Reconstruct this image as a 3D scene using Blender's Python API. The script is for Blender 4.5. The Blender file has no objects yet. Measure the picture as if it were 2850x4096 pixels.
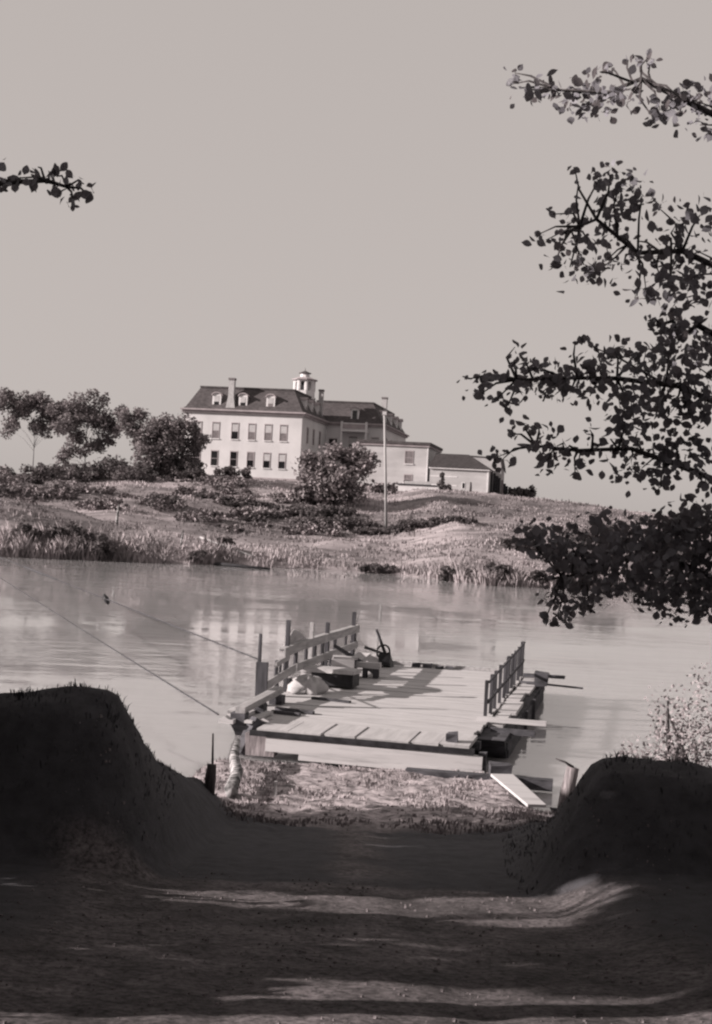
import bpy, math, random
import numpy as np
from mathutils import Vector, Matrix, noise as mnoise

R = math.radians
sc = bpy.context.scene
COL = sc.collection

# ------------------------------------------------------------------ camera
CAM_Z = 5.0            # metres above the river
FPX = 1361.0           # focal length in pixels of the 712 x 1024 picture
ROLL = R(3.0)
cam_d = bpy.data.cameras.new('camera')
cam = bpy.data.objects.new('camera', cam_d)
COL.objects.link(cam)
cam_d.sensor_width = 36.0
cam_d.sensor_fit = 'AUTO'
cam_d.lens = 36.0 * FPX / 1024.0
cam_d.clip_start = 0.1
cam_d.clip_end = 6000
cam.matrix_world = Matrix.Translation((0, 0, CAM_Z)) @ Matrix.Rotation(R(90), 4, 'X') @ Matrix.Rotation(ROLL, 4, 'Z')
sc.camera = cam

# ------------------------------------------------------------------ sun and sky
TO_SUN_H = Vector((-0.985, -0.17)).normalized()
SUN_EL = R(20.0)
TO_SUN = Vector((TO_SUN_H.x * math.cos(SUN_EL), TO_SUN_H.y * math.cos(SUN_EL), math.sin(SUN_EL)))
sun_d = bpy.data.lights.new('sun', 'SUN')
sun_d.energy = 5.0
sun_d.angle = R(0.5)
sun_d.color = (1.0, 0.905, 0.86)
sun = bpy.data.objects.new('sun', sun_d)
sun.rotation_euler = TO_SUN.to_track_quat('Z', 'Y').to_euler()
sun.location = (-60, -10, 60)
COL.objects.link(sun)

world = bpy.data.worlds.new('World')
sc.world = world
world.use_nodes = True
wn = world.node_tree
for n in list(wn.nodes):
    wn.nodes.remove(n)
sky = wn.nodes.new('ShaderNodeTexSky')
sky.sky_type = 'NISHITA'
sky.sun_disc = False
sky.sun_elevation = SUN_EL
sky.sun_rotation = math.atan2(TO_SUN_H.x, TO_SUN_H.y)
sky.dust_density = 2.0
bw = wn.nodes.new('ShaderNodeRGBToBW')           # black-and-white film: only the sky's lightness counts
pw = wn.nodes.new('ShaderNodeMath'); pw.operation = 'POWER'; pw.inputs[1].default_value = 0.12   # hazy, even sky
mul = wn.nodes.new('ShaderNodeMath'); mul.operation = 'MULTIPLY'; mul.inputs[1].default_value = 1.0
tint = wn.nodes.new('ShaderNodeVectorMath'); tint.operation = 'SCALE'
tint.inputs[0].default_value = (1.0, 0.905, 0.862)
bg = wn.nodes.new('ShaderNodeBackground'); bg.inputs['Strength'].default_value = 0.243
wo = wn.nodes.new('ShaderNodeOutputWorld')
wn.links.new(sky.outputs[0], bw.inputs[0])
wn.links.new(bw.outputs[0], pw.inputs[0])
wn.links.new(pw.outputs[0], mul.inputs[0])
wn.links.new(mul.outputs[0], tint.inputs['Scale'])
wn.links.new(tint.outputs[0], bg.inputs[0])
wn.links.new(bg.outputs[0], wo.inputs[0])

sc.view_settings.view_transform = 'Standard'
sc.view_settings.look = 'None'
sc.view_settings.exposure = 0.93
sc.view_settings.gamma = 1.0
sc.view_settings.use_curve_mapping = False
sc.render.engine = 'CYCLES'
sc.cycles.pixel_filter_type = 'BLACKMAN_HARRIS'
sc.cycles.filter_width = 2.3
sc.cycles.use_denoising = True
sc.cycles.max_bounces = 6
sc.render.film_transparent = False


def at(px, py, Y):
    """point of the place that lies Y metres ahead, from where it shows in the 712 x 1024 photograph"""
    u, v = px - 356.0, py - 512.0
    c, s = math.cos(ROLL), math.sin(ROLL)
    return Vector(((u * c + v * s) / FPX * Y, Y, CAM_Z - (-u * s + v * c) / FPX * Y))


def atz(px, py, z):
    u, v = px - 356.0, py - 512.0
    c, s = math.cos(ROLL), math.sin(ROLL)
    Y = (CAM_Z - z) * FPX / (-u * s + v * c)
    return at(px, py, Y)


# ------------------------------------------------------------------ helpers
def tag(o, label=None, cat=None, group=None, kind=None):
    if label: o['label'] = label
    if cat: o['category'] = cat
    if group: o['group'] = group
    if kind: o['kind'] = kind
    return o


def empty(name, loc=(0, 0, 0), rz=0.0):
    o = bpy.data.objects.new(name, None)
    o.location = loc
    o.rotation_euler = (0, 0, rz)
    COL.objects.link(o)
    return o


def link(name, me, parent=None):
    o = bpy.data.objects.new(name, me)
    COL.objects.link(o)
    if parent is not None:
        o.parent = parent
    return o


def raw_mesh(name, V, F, mat, parent=None, smooth=False):
    me = bpy.data.meshes.new(name)
    V = np.asarray(V, dtype=np.float32)
    if isinstance(F, np.ndarray):
        n, k = F.shape
        me.vertices.add(len(V)); me.vertices.foreach_set('co', V.ravel())
        me.loops.add(n * k); me.loops.foreach_set('vertex_index', F.astype(np.int32).ravel())
        me.polygons.add(n)
        me.polygons.foreach_set('loop_start', np.arange(0, n * k, k, dtype=np.int32))
        me.polygons.foreach_set('loop_total', np.full(n, k, dtype=np.int32))
        me.update(calc_edges=True)
    else:
        me.from_pydata(V.tolist(), [], F)
    if smooth:
        me.polygons.foreach_set('use_smooth', np.ones(len(me.polygons), dtype=bool))
    me.materials.append(mat)
    me.update()
    return link(name, me, parent)


class MB:
    def __init__(self, seed=0):
        self.v, self.f = [], []
        self.rng = random.Random(seed)

    def add(self, vs, fs):
        b = len(self.v)
        self.v += [tuple(p) for p in vs]
        self.f += [tuple(i + b for i in f) for f in fs]
        return self

    def box(self, x0, x1, y0, y1, z0, z1, j=0.0):
        r = self.rng
        vs = [(x, y, z) for x in (x0, x1) for y in (y0, y1) for z in (z0, z1)]
        if j:
            vs = [tuple(c + r.uniform(-j, j) for c in p) for p in vs]
        return self.add(vs, [(0, 1, 3, 2), (4, 6, 7, 5), (0, 4, 5, 1), (2, 3, 7, 6), (0, 2, 6, 4), (1, 5, 7, 3)])

    def beam(self, p0, p1, w, h, up=(0, 0, 1), w1=None, h1=None, j=0.0):
        p0, p1 = Vector(p0), Vector(p1)
        d = (p1 - p0).normalized()
        up = Vector(up)
        s = d.cross(up)
        if s.length < 1e-3:
            s = d.cross(Vector((0, 1, 0)))
        s.normalize()
        t = s.cross(d).normalized()
        w1 = w if w1 is None else w1
        h1 = h if h1 is None else h1
        vs = []
        for p, a, b in ((p0, w, h), (p1, w1, h1)):
            for sx, sz in ((-1, -1), (1, -1), (1, 1), (-1, 1)):
                q = p + s * (a / 2 * sx) + t * (b / 2 * sz)
                if j:
                    q += Vector([self.rng.uniform(-j, j) for _ in range(3)])
                vs.append(q)
        return self.add(vs, [(0, 1, 2, 3), (7, 6, 5, 4), (0, 4, 5, 1), (1, 5, 6, 2), (2, 6, 7, 3), (3, 7, 4, 0)])

    def tube(self, pts, radii, n=8, wob=0.0):
        pts = [Vector(p) for p in pts]
        rings = []
        for i, p in enumerate(pts):
            d = (pts[min(i + 1, len(pts) - 1)] - pts[max(i - 1, 0)]).normalized()
            a = d.cross(Vector((0.31, 0.17, 0.93)))
            if a.length < 1e-3:
                a = d.cross(Vector((1, 0, 0)))
            a.normalize()
            b = d.cross(a)
            ring = []
            for k in range(n):
                t = 2 * math.pi * k / n
                rr = radii[i] * (1 + (self.rng.uniform(-wob, wob) if wob else 0))
                ring.append(p + (a * math.cos(t) + b * math.sin(t)) * rr)
            rings.append(ring)
        vs = [q for r in rings for q in r]
        fs = []
        for i in range(len(pts) - 1):
            for k in range(n):
                fs.append((i * n + k, i * n + (k + 1) % n, (i + 1) * n + (k + 1) % n, (i + 1) * n + k))
        fs.append(tuple(reversed(range(n))))
        fs.append(tuple((len(pts) - 1) * n + k for k in range(n)))
        return self.add(vs, fs)

    def frustum(self, cx, cy, z0, z1, r0, r1, n=8, ph=0.0):
        vs = []
        for z, r in ((z0, r0), (z1, r1)):
            for k in range(n):
                t = 2 * math.pi * (k + ph) / n
                vs.append((cx + r * math.cos(t), cy + r * math.sin(t), z))
        fs = [(k, (k + 1) % n, n + (k + 1) % n, n + k) for k in range(n)]
        fs += [tuple(reversed(range(n))), tuple(range(n, 2 * n))]
        return self.add(vs, fs)

    def prism(self, pts, d):
        """closed outline pts extruded by vector d"""
        n = len(pts)
        d = Vector(d)
        vs = [Vector(p) for p in pts] + [Vector(p) + d for p in pts]
        fs = [tuple(range(n)), tuple(reversed(range(n, 2 * n)))]
        fs += [(k, n + k, n + (k + 1) % n, (k + 1) % n) for k in range(n)]
        return self.add(vs, fs)

    def build(self, name, mat, parent=None, smooth=False):
        return raw_mesh(name, self.v, self.f, mat, parent, smooth)


# ------------------------------------------------------------------ materials
def gray(v, kind='mid'):
    k = {'mid': (1.0, 0.89, 0.92), 'white': (1.0, 0.97, 0.985), 'dark': (1.0, 0.97, 1.08)}[kind]
    return (min(1, v * k[0]), min(1, v * k[1]), min(1, v * k[2]), 1.0)


def material(name, lo, hi, kind='mid', scale=3.0, stretch=(1, 1, 1), rough=0.85, bump=0.0, detail=5.0,
             p0=0.35, p1=0.65, spec=0.2, coord='Object', fine=None, wave=None, big=None):
    m = bpy.data.materials.new(name)
    m.use_nodes = True
    nt = m.node_tree
    bs = nt.nodes['Principled BSDF']
    bs.inputs['Roughness'].default_value = rough
    bs.inputs['Specular IOR Level'].default_value = spec
    tc = nt.nodes.new('ShaderNodeTexCoord')
    mp = nt.nodes.new('ShaderNodeMapping')
    mp.inputs['Scale'].default_value = stretch
    nz = nt.nodes.new('ShaderNodeTexNoise')
    nz.inputs['Scale'].default_value = scale
    nz.inputs['Detail'].default_value = detail
    nz.inputs['Roughness'].default_value = 0.62
    rp = nt.nodes.new('ShaderNodeValToRGB')
    rp.color_ramp.elements[0].position = p0
    rp.color_ramp.elements[1].position = p1
    rp.color_ramp.elements[0].color = gray(lo, kind)
    rp.color_ramp.elements[1].color = gray(hi, kind)
    nt.links.new(tc.outputs[coord], mp.inputs[0])
    nt.links.new(mp.outputs[0], nz.inputs['Vector'])
    nt.links.new(nz.outputs[0], rp.inputs[0])
    colour = rp.outputs[0]
    hsrc = nz.outputs[0]
    if big:                                            # slow change of tone over the surface
        n2 = nt.nodes.new('ShaderNodeTexNoise'); n2.inputs['Scale'].default_value = big[0]
        n2.inputs['Detail'].default_value = 3.0
        r2 = nt.nodes.new('ShaderNodeValToRGB')
        r2.color_ramp.elements[0].position = 0.38; r2.color_ramp.elements[1].position = 0.62
        r2.color_ramp.elements[0].color = (big[1], big[1], big[1], 1)
        r2.color_ramp.elements[1].color = (big[2], big[2], big[2], 1)
        nt.links.new(tc.outputs[coord], n2.inputs['Vector'])
        nt.links.new(n2.outputs[0], r2.inputs[0])
        mx = nt.nodes.new('ShaderNodeMix'); mx.data_type = 'RGBA'; mx.blend_type = 'MULTIPLY'
        mx.inputs['Factor'].default_value = 1.0
        nt.links.new(colour, mx.inputs['A']); nt.links.new(r2.outputs[0], mx.inputs['B'])
        colour = mx.outputs['Result']
    if wave:                                           # courses of boards or shingles
        wv = nt.nodes.new('ShaderNodeTexWave')
        wv.wave_type = 'BANDS'; wv.bands_direction = wave[0]; wv.wave_profile = 'SAW'
        wv.inputs['Scale'].default_value = wave[1]
        wv.inputs['Distortion'].default_value = wave[3] if len(wave) > 3 else 0.0
        nt.links.new(tc.outputs[coord], wv.inputs['Vector'])
        r3 = nt.nodes.new('ShaderNodeValToRGB')
        r3.color_ramp.elements[0].position = 0.0; r3.color_ramp.elements[1].position = 0.25
        r3.color_ramp.elements[0].color = (wave[2],) * 3 + (1,)
        r3.color_ramp.elements[1].color = (1, 1, 1, 1)
        nt.links.new(wv.outputs[0], r3.inputs[0])
        mx = nt.nodes.new('ShaderNodeMix'); mx.data_type = 'RGBA'; mx.blend_type = 'MULTIPLY'
        mx.inputs['Factor'].default_value = 1.0
        nt.links.new(colour, mx.inputs['A']); nt.links.new(r3.outputs[0], mx.inputs['B'])
        colour = mx.outputs['Result']
    nt.links.new(colour, bs.inputs['Base Color'])
    if bump:
        bp = nt.nodes.new('ShaderNodeBump')
        bp.inputs['Strength'].default_value = bump
        bp.inputs['Distance'].default_value = 0.05 if fine is None else fine
        nt.links.new(hsrc, bp.inputs['Height'])
        nt.links.new(bp.outputs[0], bs.inputs['Normal'])
    return m


M = {}
M['road'] = material('road_dust', 0.20, 0.36, scale=2.2, bump=0.6, fine=0.04, detail=9, coord='Object', big=(0.5, 0.8, 1.1))
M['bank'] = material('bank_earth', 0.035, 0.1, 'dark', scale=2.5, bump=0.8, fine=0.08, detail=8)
M['far'] = material('hill_turf', 0.12, 0.33, scale=0.28, detail=9, bump=0.7, fine=0.6, stretch=(0.35, 1.8, 1), big=(0.06, 0.6, 1.2))
M['fargrass'] = material('dry_grass', 0.16, 0.4, scale=0.22, detail=5, big=(0.06, 0.6, 1.15))
M['reed'] = material('reed', 0.13, 0.42, scale=0.5, detail=5)
M['shrub'] = material('shrub_leaf', 0.045, 0.13, scale=0.9, detail=4)
M['paleleaf'] = material('pale_leaf', 0.12, 0.28, scale=1.4, detail=4)
M['scrub'] = material('scrub_leaf', 0.09, 0.34, scale=0.5, detail=5)
M['sallow'] = material('sallow_leaf', 0.16, 0.36, scale=2.5, detail=4)
M['hawthorn'] = material('hawthorn_leaf', 0.07, 0.29, scale=0.8, detail=5)
M['tree'] = material('tree_leaf', 0.09, 0.19, scale=0.7, detail=4)
M['nearleaf'] = material('near_leaf', 0.07, 0.16, 'dark', scale=3.0, detail=3, rough=0.6, spec=0.3)
M['bark'] = material('bark', 0.03, 0.09, scale=5, stretch=(4, 4, 0.6), bump=0.6)
M['plank'] = material('deck_plank', 0.33, 0.47, 'white', scale=1.6, stretch=(0.6, 6, 6), bump=0.25, fine=0.01, detail=7)
M['apron'] = material('apron_board', 0.33, 0.43, 'white', scale=1.5, stretch=(6, 0.6, 6), bump=0.25, fine=0.01, detail=7)
M['fascia'] = material('fascia_board', 0.26, 0.42, 'white', scale=1.1, stretch=(0.5, 4, 7), bump=0.2, fine=0.01, detail=7, p0=0.3, p1=0.5)
M['rail'] = material('rail_board', 0.24, 0.38, 'white', scale=2.0, stretch=(6, 0.6, 6), bump=0.3, fine=0.01)
M['slat'] = material('dark_slat', 0.03, 0.07, 'dark', scale=2.0, stretch=(5, 5, 0.7), bump=0.3, fine=0.01)
M['tar'] = material('tarred_timber', 0.03, 0.1, 'dark', scale=2.4, stretch=(1, 1, 3), bump=0.4, fine=0.02)
M['stake'] = material('weathered_post', 0.10, 0.30, scale=4, stretch=(5, 5, 0.6), bump=0.5, fine=0.02)
M['birch'] = material('pale_log', 0.06, 0.4, 'white', scale=5, stretch=(1, 1, 1), bump=0.4, fine=0.02, p0=0.44, p1=0.6)
M['cloth'] = material('canvas', 0.32, 0.44, 'white', scale=3, bump=0.3, fine=0.03)
M['iron'] = material('iron', 0.012, 0.03, 'dark', scale=6, rough=0.5)
M['wire'] = material('wire_rope', 0.03, 0.07, 'dark', scale=6, rough=0.6)
M['wall'] = material('painted_wall', 0.54, 0.62, 'white', scale=0.35, stretch=(1, 1, 0.5), detail=6, big=(0.16, 0.9, 1.03), wave=('Z', 3.2, 0.93))
M['wall2'] = material('grey_clapboard', 0.38, 0.48, 'white', scale=0.5, stretch=(0.5, 0.5, 2.0), detail=7, wave=('Z', 2.2, 0.8, 0.3), big=(0.25, 0.85, 1.05))
M['trim'] = material('white_trim', 0.58, 0.68, 'white', scale=2, detail=3)
M['cornice'] = material('cornice_paint', 0.28, 0.38, 'mid', scale=1, detail=3)
M['slate'] = material('roof_slate', 0.055, 0.1, 'mid', scale=2.2, stretch=(1, 1, 2.5), detail=6, wave=('Z', 3.0, 0.8, 0.4), big=(0.3, 0.85, 1.1))
M['slate2'] = material('roof_shingle', 0.03, 0.06, 'mid', scale=2.2, stretch=(1, 1, 2.5), detail=6, wave=('Z', 4.0, 0.8, 0.4))
M['roofdark'] = material('roof_edge', 0.05, 0.09, 'mid', scale=2, detail=3)
M['chimney'] = material('chimney_brick', 0.32, 0.44, 'white', scale=4, detail=4)
M['chimneycap'] = material('chimney_cap', 0.12, 0.2, 'mid', scale=4, detail=4)
M['blind'] = material('window_blind', 0.38, 0.46, 'white', scale=2, detail=2)
M['netblind'] = material('net_curtain', 0.13, 0.2, 'mid', scale=3, detail=2)
M['pane'] = material('window_pane', 0.008, 0.014, 'dark', scale=2, rough=0.12, spec=0.5)
M['dark'] = material('dark_timber', 0.02, 0.04, 'dark', scale=3)
M['stone'] = material('stone', 0.08, 0.22, scale=4, bump=0.5)


def see_through(m, v):
    """thin leaves let some of the sky's light through"""
    nt = m.node_tree
    out = nt.nodes['Material Output']
    tr = nt.nodes.new('ShaderNodeBsdfTranslucent'); tr.inputs['Color'].default_value = gray(v, 'mid')
    ad = nt.nodes.new('ShaderNodeAddShader')
    nt.links.new(nt.nodes['Principled BSDF'].outputs[0], ad.inputs[0]); nt.links.new(tr.outputs[0], ad.inputs[1])
    nt.links.new(ad.outputs[0], out.inputs['Surface'])


for k_, v_ in (('nearleaf', 0.07), ('tree', 0.05), ('hawthorn', 0.06), ('shrub', 0.03)):
    see_through(M[k_], v_)


def water_material():
    m = bpy.data.materials.new('river_water')
    m.use_nodes = True
    nt = m.node_tree
    bs = nt.nodes['Principled BSDF']
    bs.inputs['Base Color'].default_value = gray(0.335, 'white')
    bs.inputs['Roughness'].default_value = 0.035
    bs.inputs['IOR'].default_value = 1.62
    bs.inputs['Specular IOR Level'].default_value = 0.5
    bs.subsurface_method = 'BURLEY'                   # silty water: light spreads under the surface
    bs.inputs['Subsurface Weight'].default_value = 1.0
    bs.inputs['Subsurface Radius'].default_value = (1.0, 1.0, 1.0)
    bs.inputs['Subsurface Scale'].default_value = 1.2
    geo = nt.nodes.new('ShaderNodeNewGeometry')

    def nz(scale, stretch, detail):
        mp = nt.nodes.new('ShaderNodeMapping'); mp.inputs['Scale'].default_value = stretch
        n = nt.nodes.new('ShaderNodeTexNoise')
        n.inputs['Scale'].default_value = scale; n.inputs['Detail'].default_value = detail
        nt.links.new(geo.outputs['Position'], mp.inputs[0]); nt.links.new(mp.outputs[0], n.inputs['Vector'])
        return n.outputs[0]
    a = nz(1.6, (0.5, 1.0, 1), 3)
    b = nz(0.35, (0.45, 1.0, 1), 2)
    patch = nz(0.05, (0.35, 1.6, 1), 3)
    pr = nt.nodes.new('ShaderNodeMapRange')
    pr.inputs['From Min'].default_value = 0.42; pr.inputs['From Max'].default_value = 0.62
    pr.inputs['To Min'].default_value = 0.12; pr.inputs['To Max'].default_value = 1.7
    nt.links.new(patch, pr.inputs[0])
    s = nt.nodes.new('ShaderNodeMath'); s.operation = 'MULTIPLY'
    nt.links.new(a, s.inputs[0]); nt.links.new(pr.outputs[0], s.inputs[1])
    t = nt.nodes.new('ShaderNodeMath'); t.operation = 'ADD'
    nt.links.new(s.outputs[0], t.inputs[0]); nt.links.new(b, t.inputs[1])
    bp = nt.nodes.new('ShaderNodeBump')
    bp.inputs['Strength'].default_value = 0.5
    bp.inputs['Distance'].default_value = 0.035
    nt.links.new(t.outputs[0], bp.inputs['Height'])
    nt.links.new(bp.outputs[0], bs.inputs['Normal'])
    return m


M['water'] = water_material()

# ------------------------------------------------------------------ the ground
def pl(x, xs, ys):
    return np.interp(x, xs, ys)


def fbm(x, y, seed=0.0, octs=4):
    v = 0.0; a = 1.0; f = 1.0
    for _ in range(octs):
        v += a * mnoise.noise(Vector((x * f + seed, y * f - seed, seed * 0.37)))
        a *= 0.5; f *= 2.05
    return v


RY = [-60, -2, 0, 20, 26, 28, 34, 60]
RZ = [3.7, 3.5, 3.4, 0.45, 0.12, -0.25, -1.6, -3]
LY = [-60, 0, 6, 10, 12.0, 12.9, 13.4, 14.6, 16, 18, 20, 22, 24, 28, 60]
LZ = [3.8, 3.42, 2.56, 1.98, 1.75, 3.02, 3.16, 2.5, 1.95, 1.42, 0.9, 0.35, -0.15, -1.4, -3]
KY = [-60, 0, 6, 10, 12.3, 13.1, 13.6, 14.3, 15.6, 17, 20, 23, 26, 60]
KZ = [3.8, 3.42, 2.6, 2.05, 1.85, 2.58, 2.66, 2.35, 1.72, 1.2, 0.55, 0.08, -0.6, -3]


def half_width(x, y):
    if x < 0:
        return float(pl(y, [0, 13, 20, 24], [1.5, 1.5, 1.35, 2.4]))
    return float(pl(y, [0, 13, 19, 24], [1.7, 1.75, 2.0, 2.8]))


def z_near(x, y):
    zr = float(pl(y, RY, RZ))
    hw = half_width(x, y)
    zb = float(pl(y, LY, LZ)) if x < 0 else float(pl(y, KY, KZ))
    t = (abs(x) - hw) / 0.85
    t = min(1, max(0, t)); t = t * t * (3 - 2 * t)
    z = zr + (zb - zr) * t
    if t > 0:
        z += t * ((0.08 if y > 12.4 else 0.02) * fbm(x * 1.1, y * 1.1, 3.1) + (0.035 * fbm(x * 5, y * 5, 2.0, 4) + 0.05 * abs(fbm(x * 2.4, y * 2.4, 7.7, 3))) * (1 if y > 12.4 else 0.3))
        z -= t * 0.03 * max(0, abs(x) - 3)
        if x < 0 and y > 12.3: z -= t * 0.16 * max(0, min(-x, 6) - 2.75)
    z += (1 - t) * (0.014 * fbm(x * 0.9, y * 0.9, 8.2) + (0.06 * fbm(x * 2.1, y * 2.1, 1.7) if y > 18 else 0.012 * fbm(x * 3, y * 3, 5)))
    if y < 22:                                        # wheel ruts
        for rx in (-0.72, 0.72):
            z -= 0.022 * math.exp(-((x - rx - 0.15 * math.sin(y * 0.3)) ** 2) / 0.03) * (1 - t)
    return z


def grid(name, xs, ys, zf, mats, pick=None, smooth=True):
    nx, ny = len(xs), len(ys)
    V = np.array([(x, y, zf(x, y)) for y in ys for x in xs], dtype=np.float32)
    F = []
    for j in range(ny - 1):
        for i in range(nx - 1):
            a = j * nx + i
            F.append((a, a + 1, a + nx + 1, a + nx))
    F = np.array(F, dtype=np.int32)
    o = raw_mesh(name, V, F, mats[0], None, smooth)
    for m in mats[1:]:
        o.data.materials.append(m)
    if pick:
        idx = []
        for j in range(ny - 1):
            for i in range(nx - 1):
                idx.append(pick((xs[i] + xs[i + 1]) / 2, (ys[j] + ys[j + 1]) / 2))
        o.data.polygons.foreach_set('material_index', np.array(idx, dtype=np.int32))
    return o


def steps(*segs):
    out = []
    for a, b, d in segs:
        n = max(1, int(round((b - a) / d)))
        out += [a + (b - a) * k / n for k in range(n)]
    out.append(segs[-1][1])
    return out


xs_n = steps((-140, -20, 6), (-20, -5, 0.8), (-5, 6, 0.11), (6, 20, 0.8), (20, 140, 6))
ys_n = steps((-70, -10, 5), (-10, 4, 0.8), (4, 27, 0.13), (27, 36, 1.0), (36, 60, 6))


def bank_material():
    """dusty road soil that gives way to dark turf on the banks and painted shade on the mid road (mask stored with the mesh)"""
    m = material('bank_soil', 0.06, 0.15, scale=2.2, bump=0.6, fine=0.04, detail=9, big=(0.5, 0.75, 1.1))
    nt = m.node_tree
    bs = nt.nodes['Principled BSDF']
    src = bs.inputs['Base Color'].links[0].from_socket
    gn = nt.nodes.new('ShaderNodeTexNoise'); gn.inputs['Scale'].default_value = 17.0; gn.inputs['Detail'].default_value = 8.0; gn.inputs['Roughness'].default_value = 0.8
    tg = nt.nodes.new('ShaderNodeTexCoord'); nt.links.new(tg.outputs['Object'], gn.inputs['Vector'])
    rg = nt.nodes.new('ShaderNodeValToRGB')
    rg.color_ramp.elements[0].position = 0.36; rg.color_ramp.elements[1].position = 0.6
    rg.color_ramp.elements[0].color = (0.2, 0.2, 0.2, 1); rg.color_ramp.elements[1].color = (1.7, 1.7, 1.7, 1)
    nt.links.new(gn.outputs[0], rg.inputs[0])
    mg = nt.nodes.new('ShaderNodeMix'); mg.data_type = 'RGBA'; mg.blend_type = 'MULTIPLY'; mg.inputs['Factor'].default_value = 1.0
    nt.links.new(src, mg.inputs['A']); nt.links.new(rg.outputs[0], mg.inputs['B'])
    src = mg.outputs['Result']
    b2 = nt.nodes.new('ShaderNodeBump'); b2.inputs['Strength'].default_value = 0.9; b2.inputs['Distance'].default_value = 0.03
    nt.links.new(gn.outputs[0], b2.inputs['Height'])
    old = bs.inputs['Normal'].links[0].from_socket
    nt.links.new(old, b2.inputs['Normal']); nt.links.new(b2.outputs[0], bs.inputs['Normal'])
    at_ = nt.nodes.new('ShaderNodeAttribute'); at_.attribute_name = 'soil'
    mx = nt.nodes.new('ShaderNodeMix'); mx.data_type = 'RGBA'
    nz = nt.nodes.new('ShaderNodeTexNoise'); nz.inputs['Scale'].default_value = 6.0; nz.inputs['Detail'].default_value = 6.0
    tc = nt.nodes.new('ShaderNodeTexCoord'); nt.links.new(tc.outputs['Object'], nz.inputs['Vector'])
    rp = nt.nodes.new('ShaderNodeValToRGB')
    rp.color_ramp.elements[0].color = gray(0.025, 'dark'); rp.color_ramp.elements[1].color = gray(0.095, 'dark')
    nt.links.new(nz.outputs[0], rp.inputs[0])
    cl = nt.nodes.new('ShaderNodeAttribute'); cl.attribute_name = 'clay'
    cn = nt.nodes.new('ShaderNodeTexNoise'); cn.inputs['Scale'].default_value = 4.5; cn.inputs['Detail'].default_value = 9.0; cn.inputs['Roughness'].default_value = 0.75
    nt.links.new(tg.outputs['Object'], cn.inputs['Vector'])
    cr_ = nt.nodes.new('ShaderNodeValToRGB')
    cr_.color_ramp.elements[0].position = 0.40; cr_.color_ramp.elements[1].position = 0.58
    cr_.color_ramp.elements[0].color = gray(0.10); cr_.color_ramp.elements[1].color = gray(0.46)
    nt.links.new(cn.outputs[0], cr_.inputs[0])
    mc = nt.nodes.new('ShaderNodeMix'); mc.data_type = 'RGBA'
    nt.links.new(cl.outputs['Fac'], mc.inputs['Factor']); nt.links.new(src, mc.inputs['A']); nt.links.new(cr_.outputs[0], mc.inputs['B'])
    src = mc.outputs['Result']
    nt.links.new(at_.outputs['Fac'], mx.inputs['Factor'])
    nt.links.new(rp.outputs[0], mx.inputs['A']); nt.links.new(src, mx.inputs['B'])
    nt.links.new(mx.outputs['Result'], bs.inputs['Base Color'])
    return m


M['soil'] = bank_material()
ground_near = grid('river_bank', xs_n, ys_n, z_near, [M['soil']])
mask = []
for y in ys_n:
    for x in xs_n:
        hw = half_width(x, y) + float(pl(y, [0, 12.2, 12.8, 18.5, 20.5], [0.75, 0.75, -1.45, -1.35, 0.9])) + 0.35 * fbm(x * 0.8, y * 0.8, 12.0)  # narrowed along the shaded stretch: dark turf colour paints the shade over the road
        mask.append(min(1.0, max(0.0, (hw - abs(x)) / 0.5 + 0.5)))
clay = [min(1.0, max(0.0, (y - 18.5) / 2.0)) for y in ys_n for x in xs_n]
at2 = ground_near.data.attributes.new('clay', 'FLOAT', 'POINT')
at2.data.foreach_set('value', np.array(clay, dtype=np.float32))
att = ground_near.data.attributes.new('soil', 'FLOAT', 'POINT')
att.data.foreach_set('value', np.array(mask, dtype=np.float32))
tag(ground_near, 'dark near bank with the sunken dirt road down to the ferry', kind='structure')


SH_X = [-120, -34, -24, -12, -4, 4, 10, 20, 32, 60, 140]
SH_Y = [104, 106, 108, 112, 114, 112, 102, 103.5, 104, 101, 96]


def z_far(x, y):
    ys = float(pl(x, SH_X, SH_Y))
    d = y - ys
    if d < 0:
        return max(-3.0, 0.25 * d)
    top = float(pl(x, [-120, -45, -20, 0, 18, 28, 45, 120], [7.2, 7.7, 8.9, 8.9, 8.1, 7.7, 6.2, 4.6]))
    prof = float(pl(d, [0, 1.5, 6, 14, 24, 36, 50, 64, 80, 120], [0, 0.045, 0.10, 0.20, 0.36, 0.55, 0.75, 0.93, 1.0, 1.0]))
    z = top * prof
    # the grassy spur that runs down to the landing on the far side
    if x < -2:
        sx = float(pl(x, [-70, -45, -30, -20, -9, -3], [5.4, 5.0, 4.1, 2.9, 0.9, 0.0]))
        cy = float(pl(x, [-70, -45, -30, -20, -9, -3], [128, 126, 124, 120, 115, 114]))
        w = 7.0
        g = math.exp(-((y - cy) / w) ** 2) if y > cy else 1.0 - max(0, (cy - y)) / max(1.0, cy - ys)
        zs = sx * max(0, g) ** (0.75 if y <= cy else 1.0)
        z = max(z, zs)
    far = 1.0 if y < 220 else max(0.0, 1 - (y - 220) / 120)
    n = 0.6 * fbm(x * 0.06, y * 0.09, 4.4) + 0.34 * fbm(x * 0.22, y * 0.3, 9.1, 4)
    z += n * min(1, d / 8) * far * (0.55 if d > 66 else 1.0)
    return z


xs_f = steps((-1200, -120, 60), (-120, -55, 5), (-55, 60, 0.7), (60, 130, 5), (130, 1200, 60))
ys_f = steps((60, 94, 5), (94, 185, 0.75), (185, 240, 3), (240, 400, 20), (400, 2500, 150))
ground_far = grid('hillside', xs_f, ys_f, z_far, [M['far']])
tag(ground_far, 'pale grassy far bank rising to the white building', kind='structure')

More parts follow.
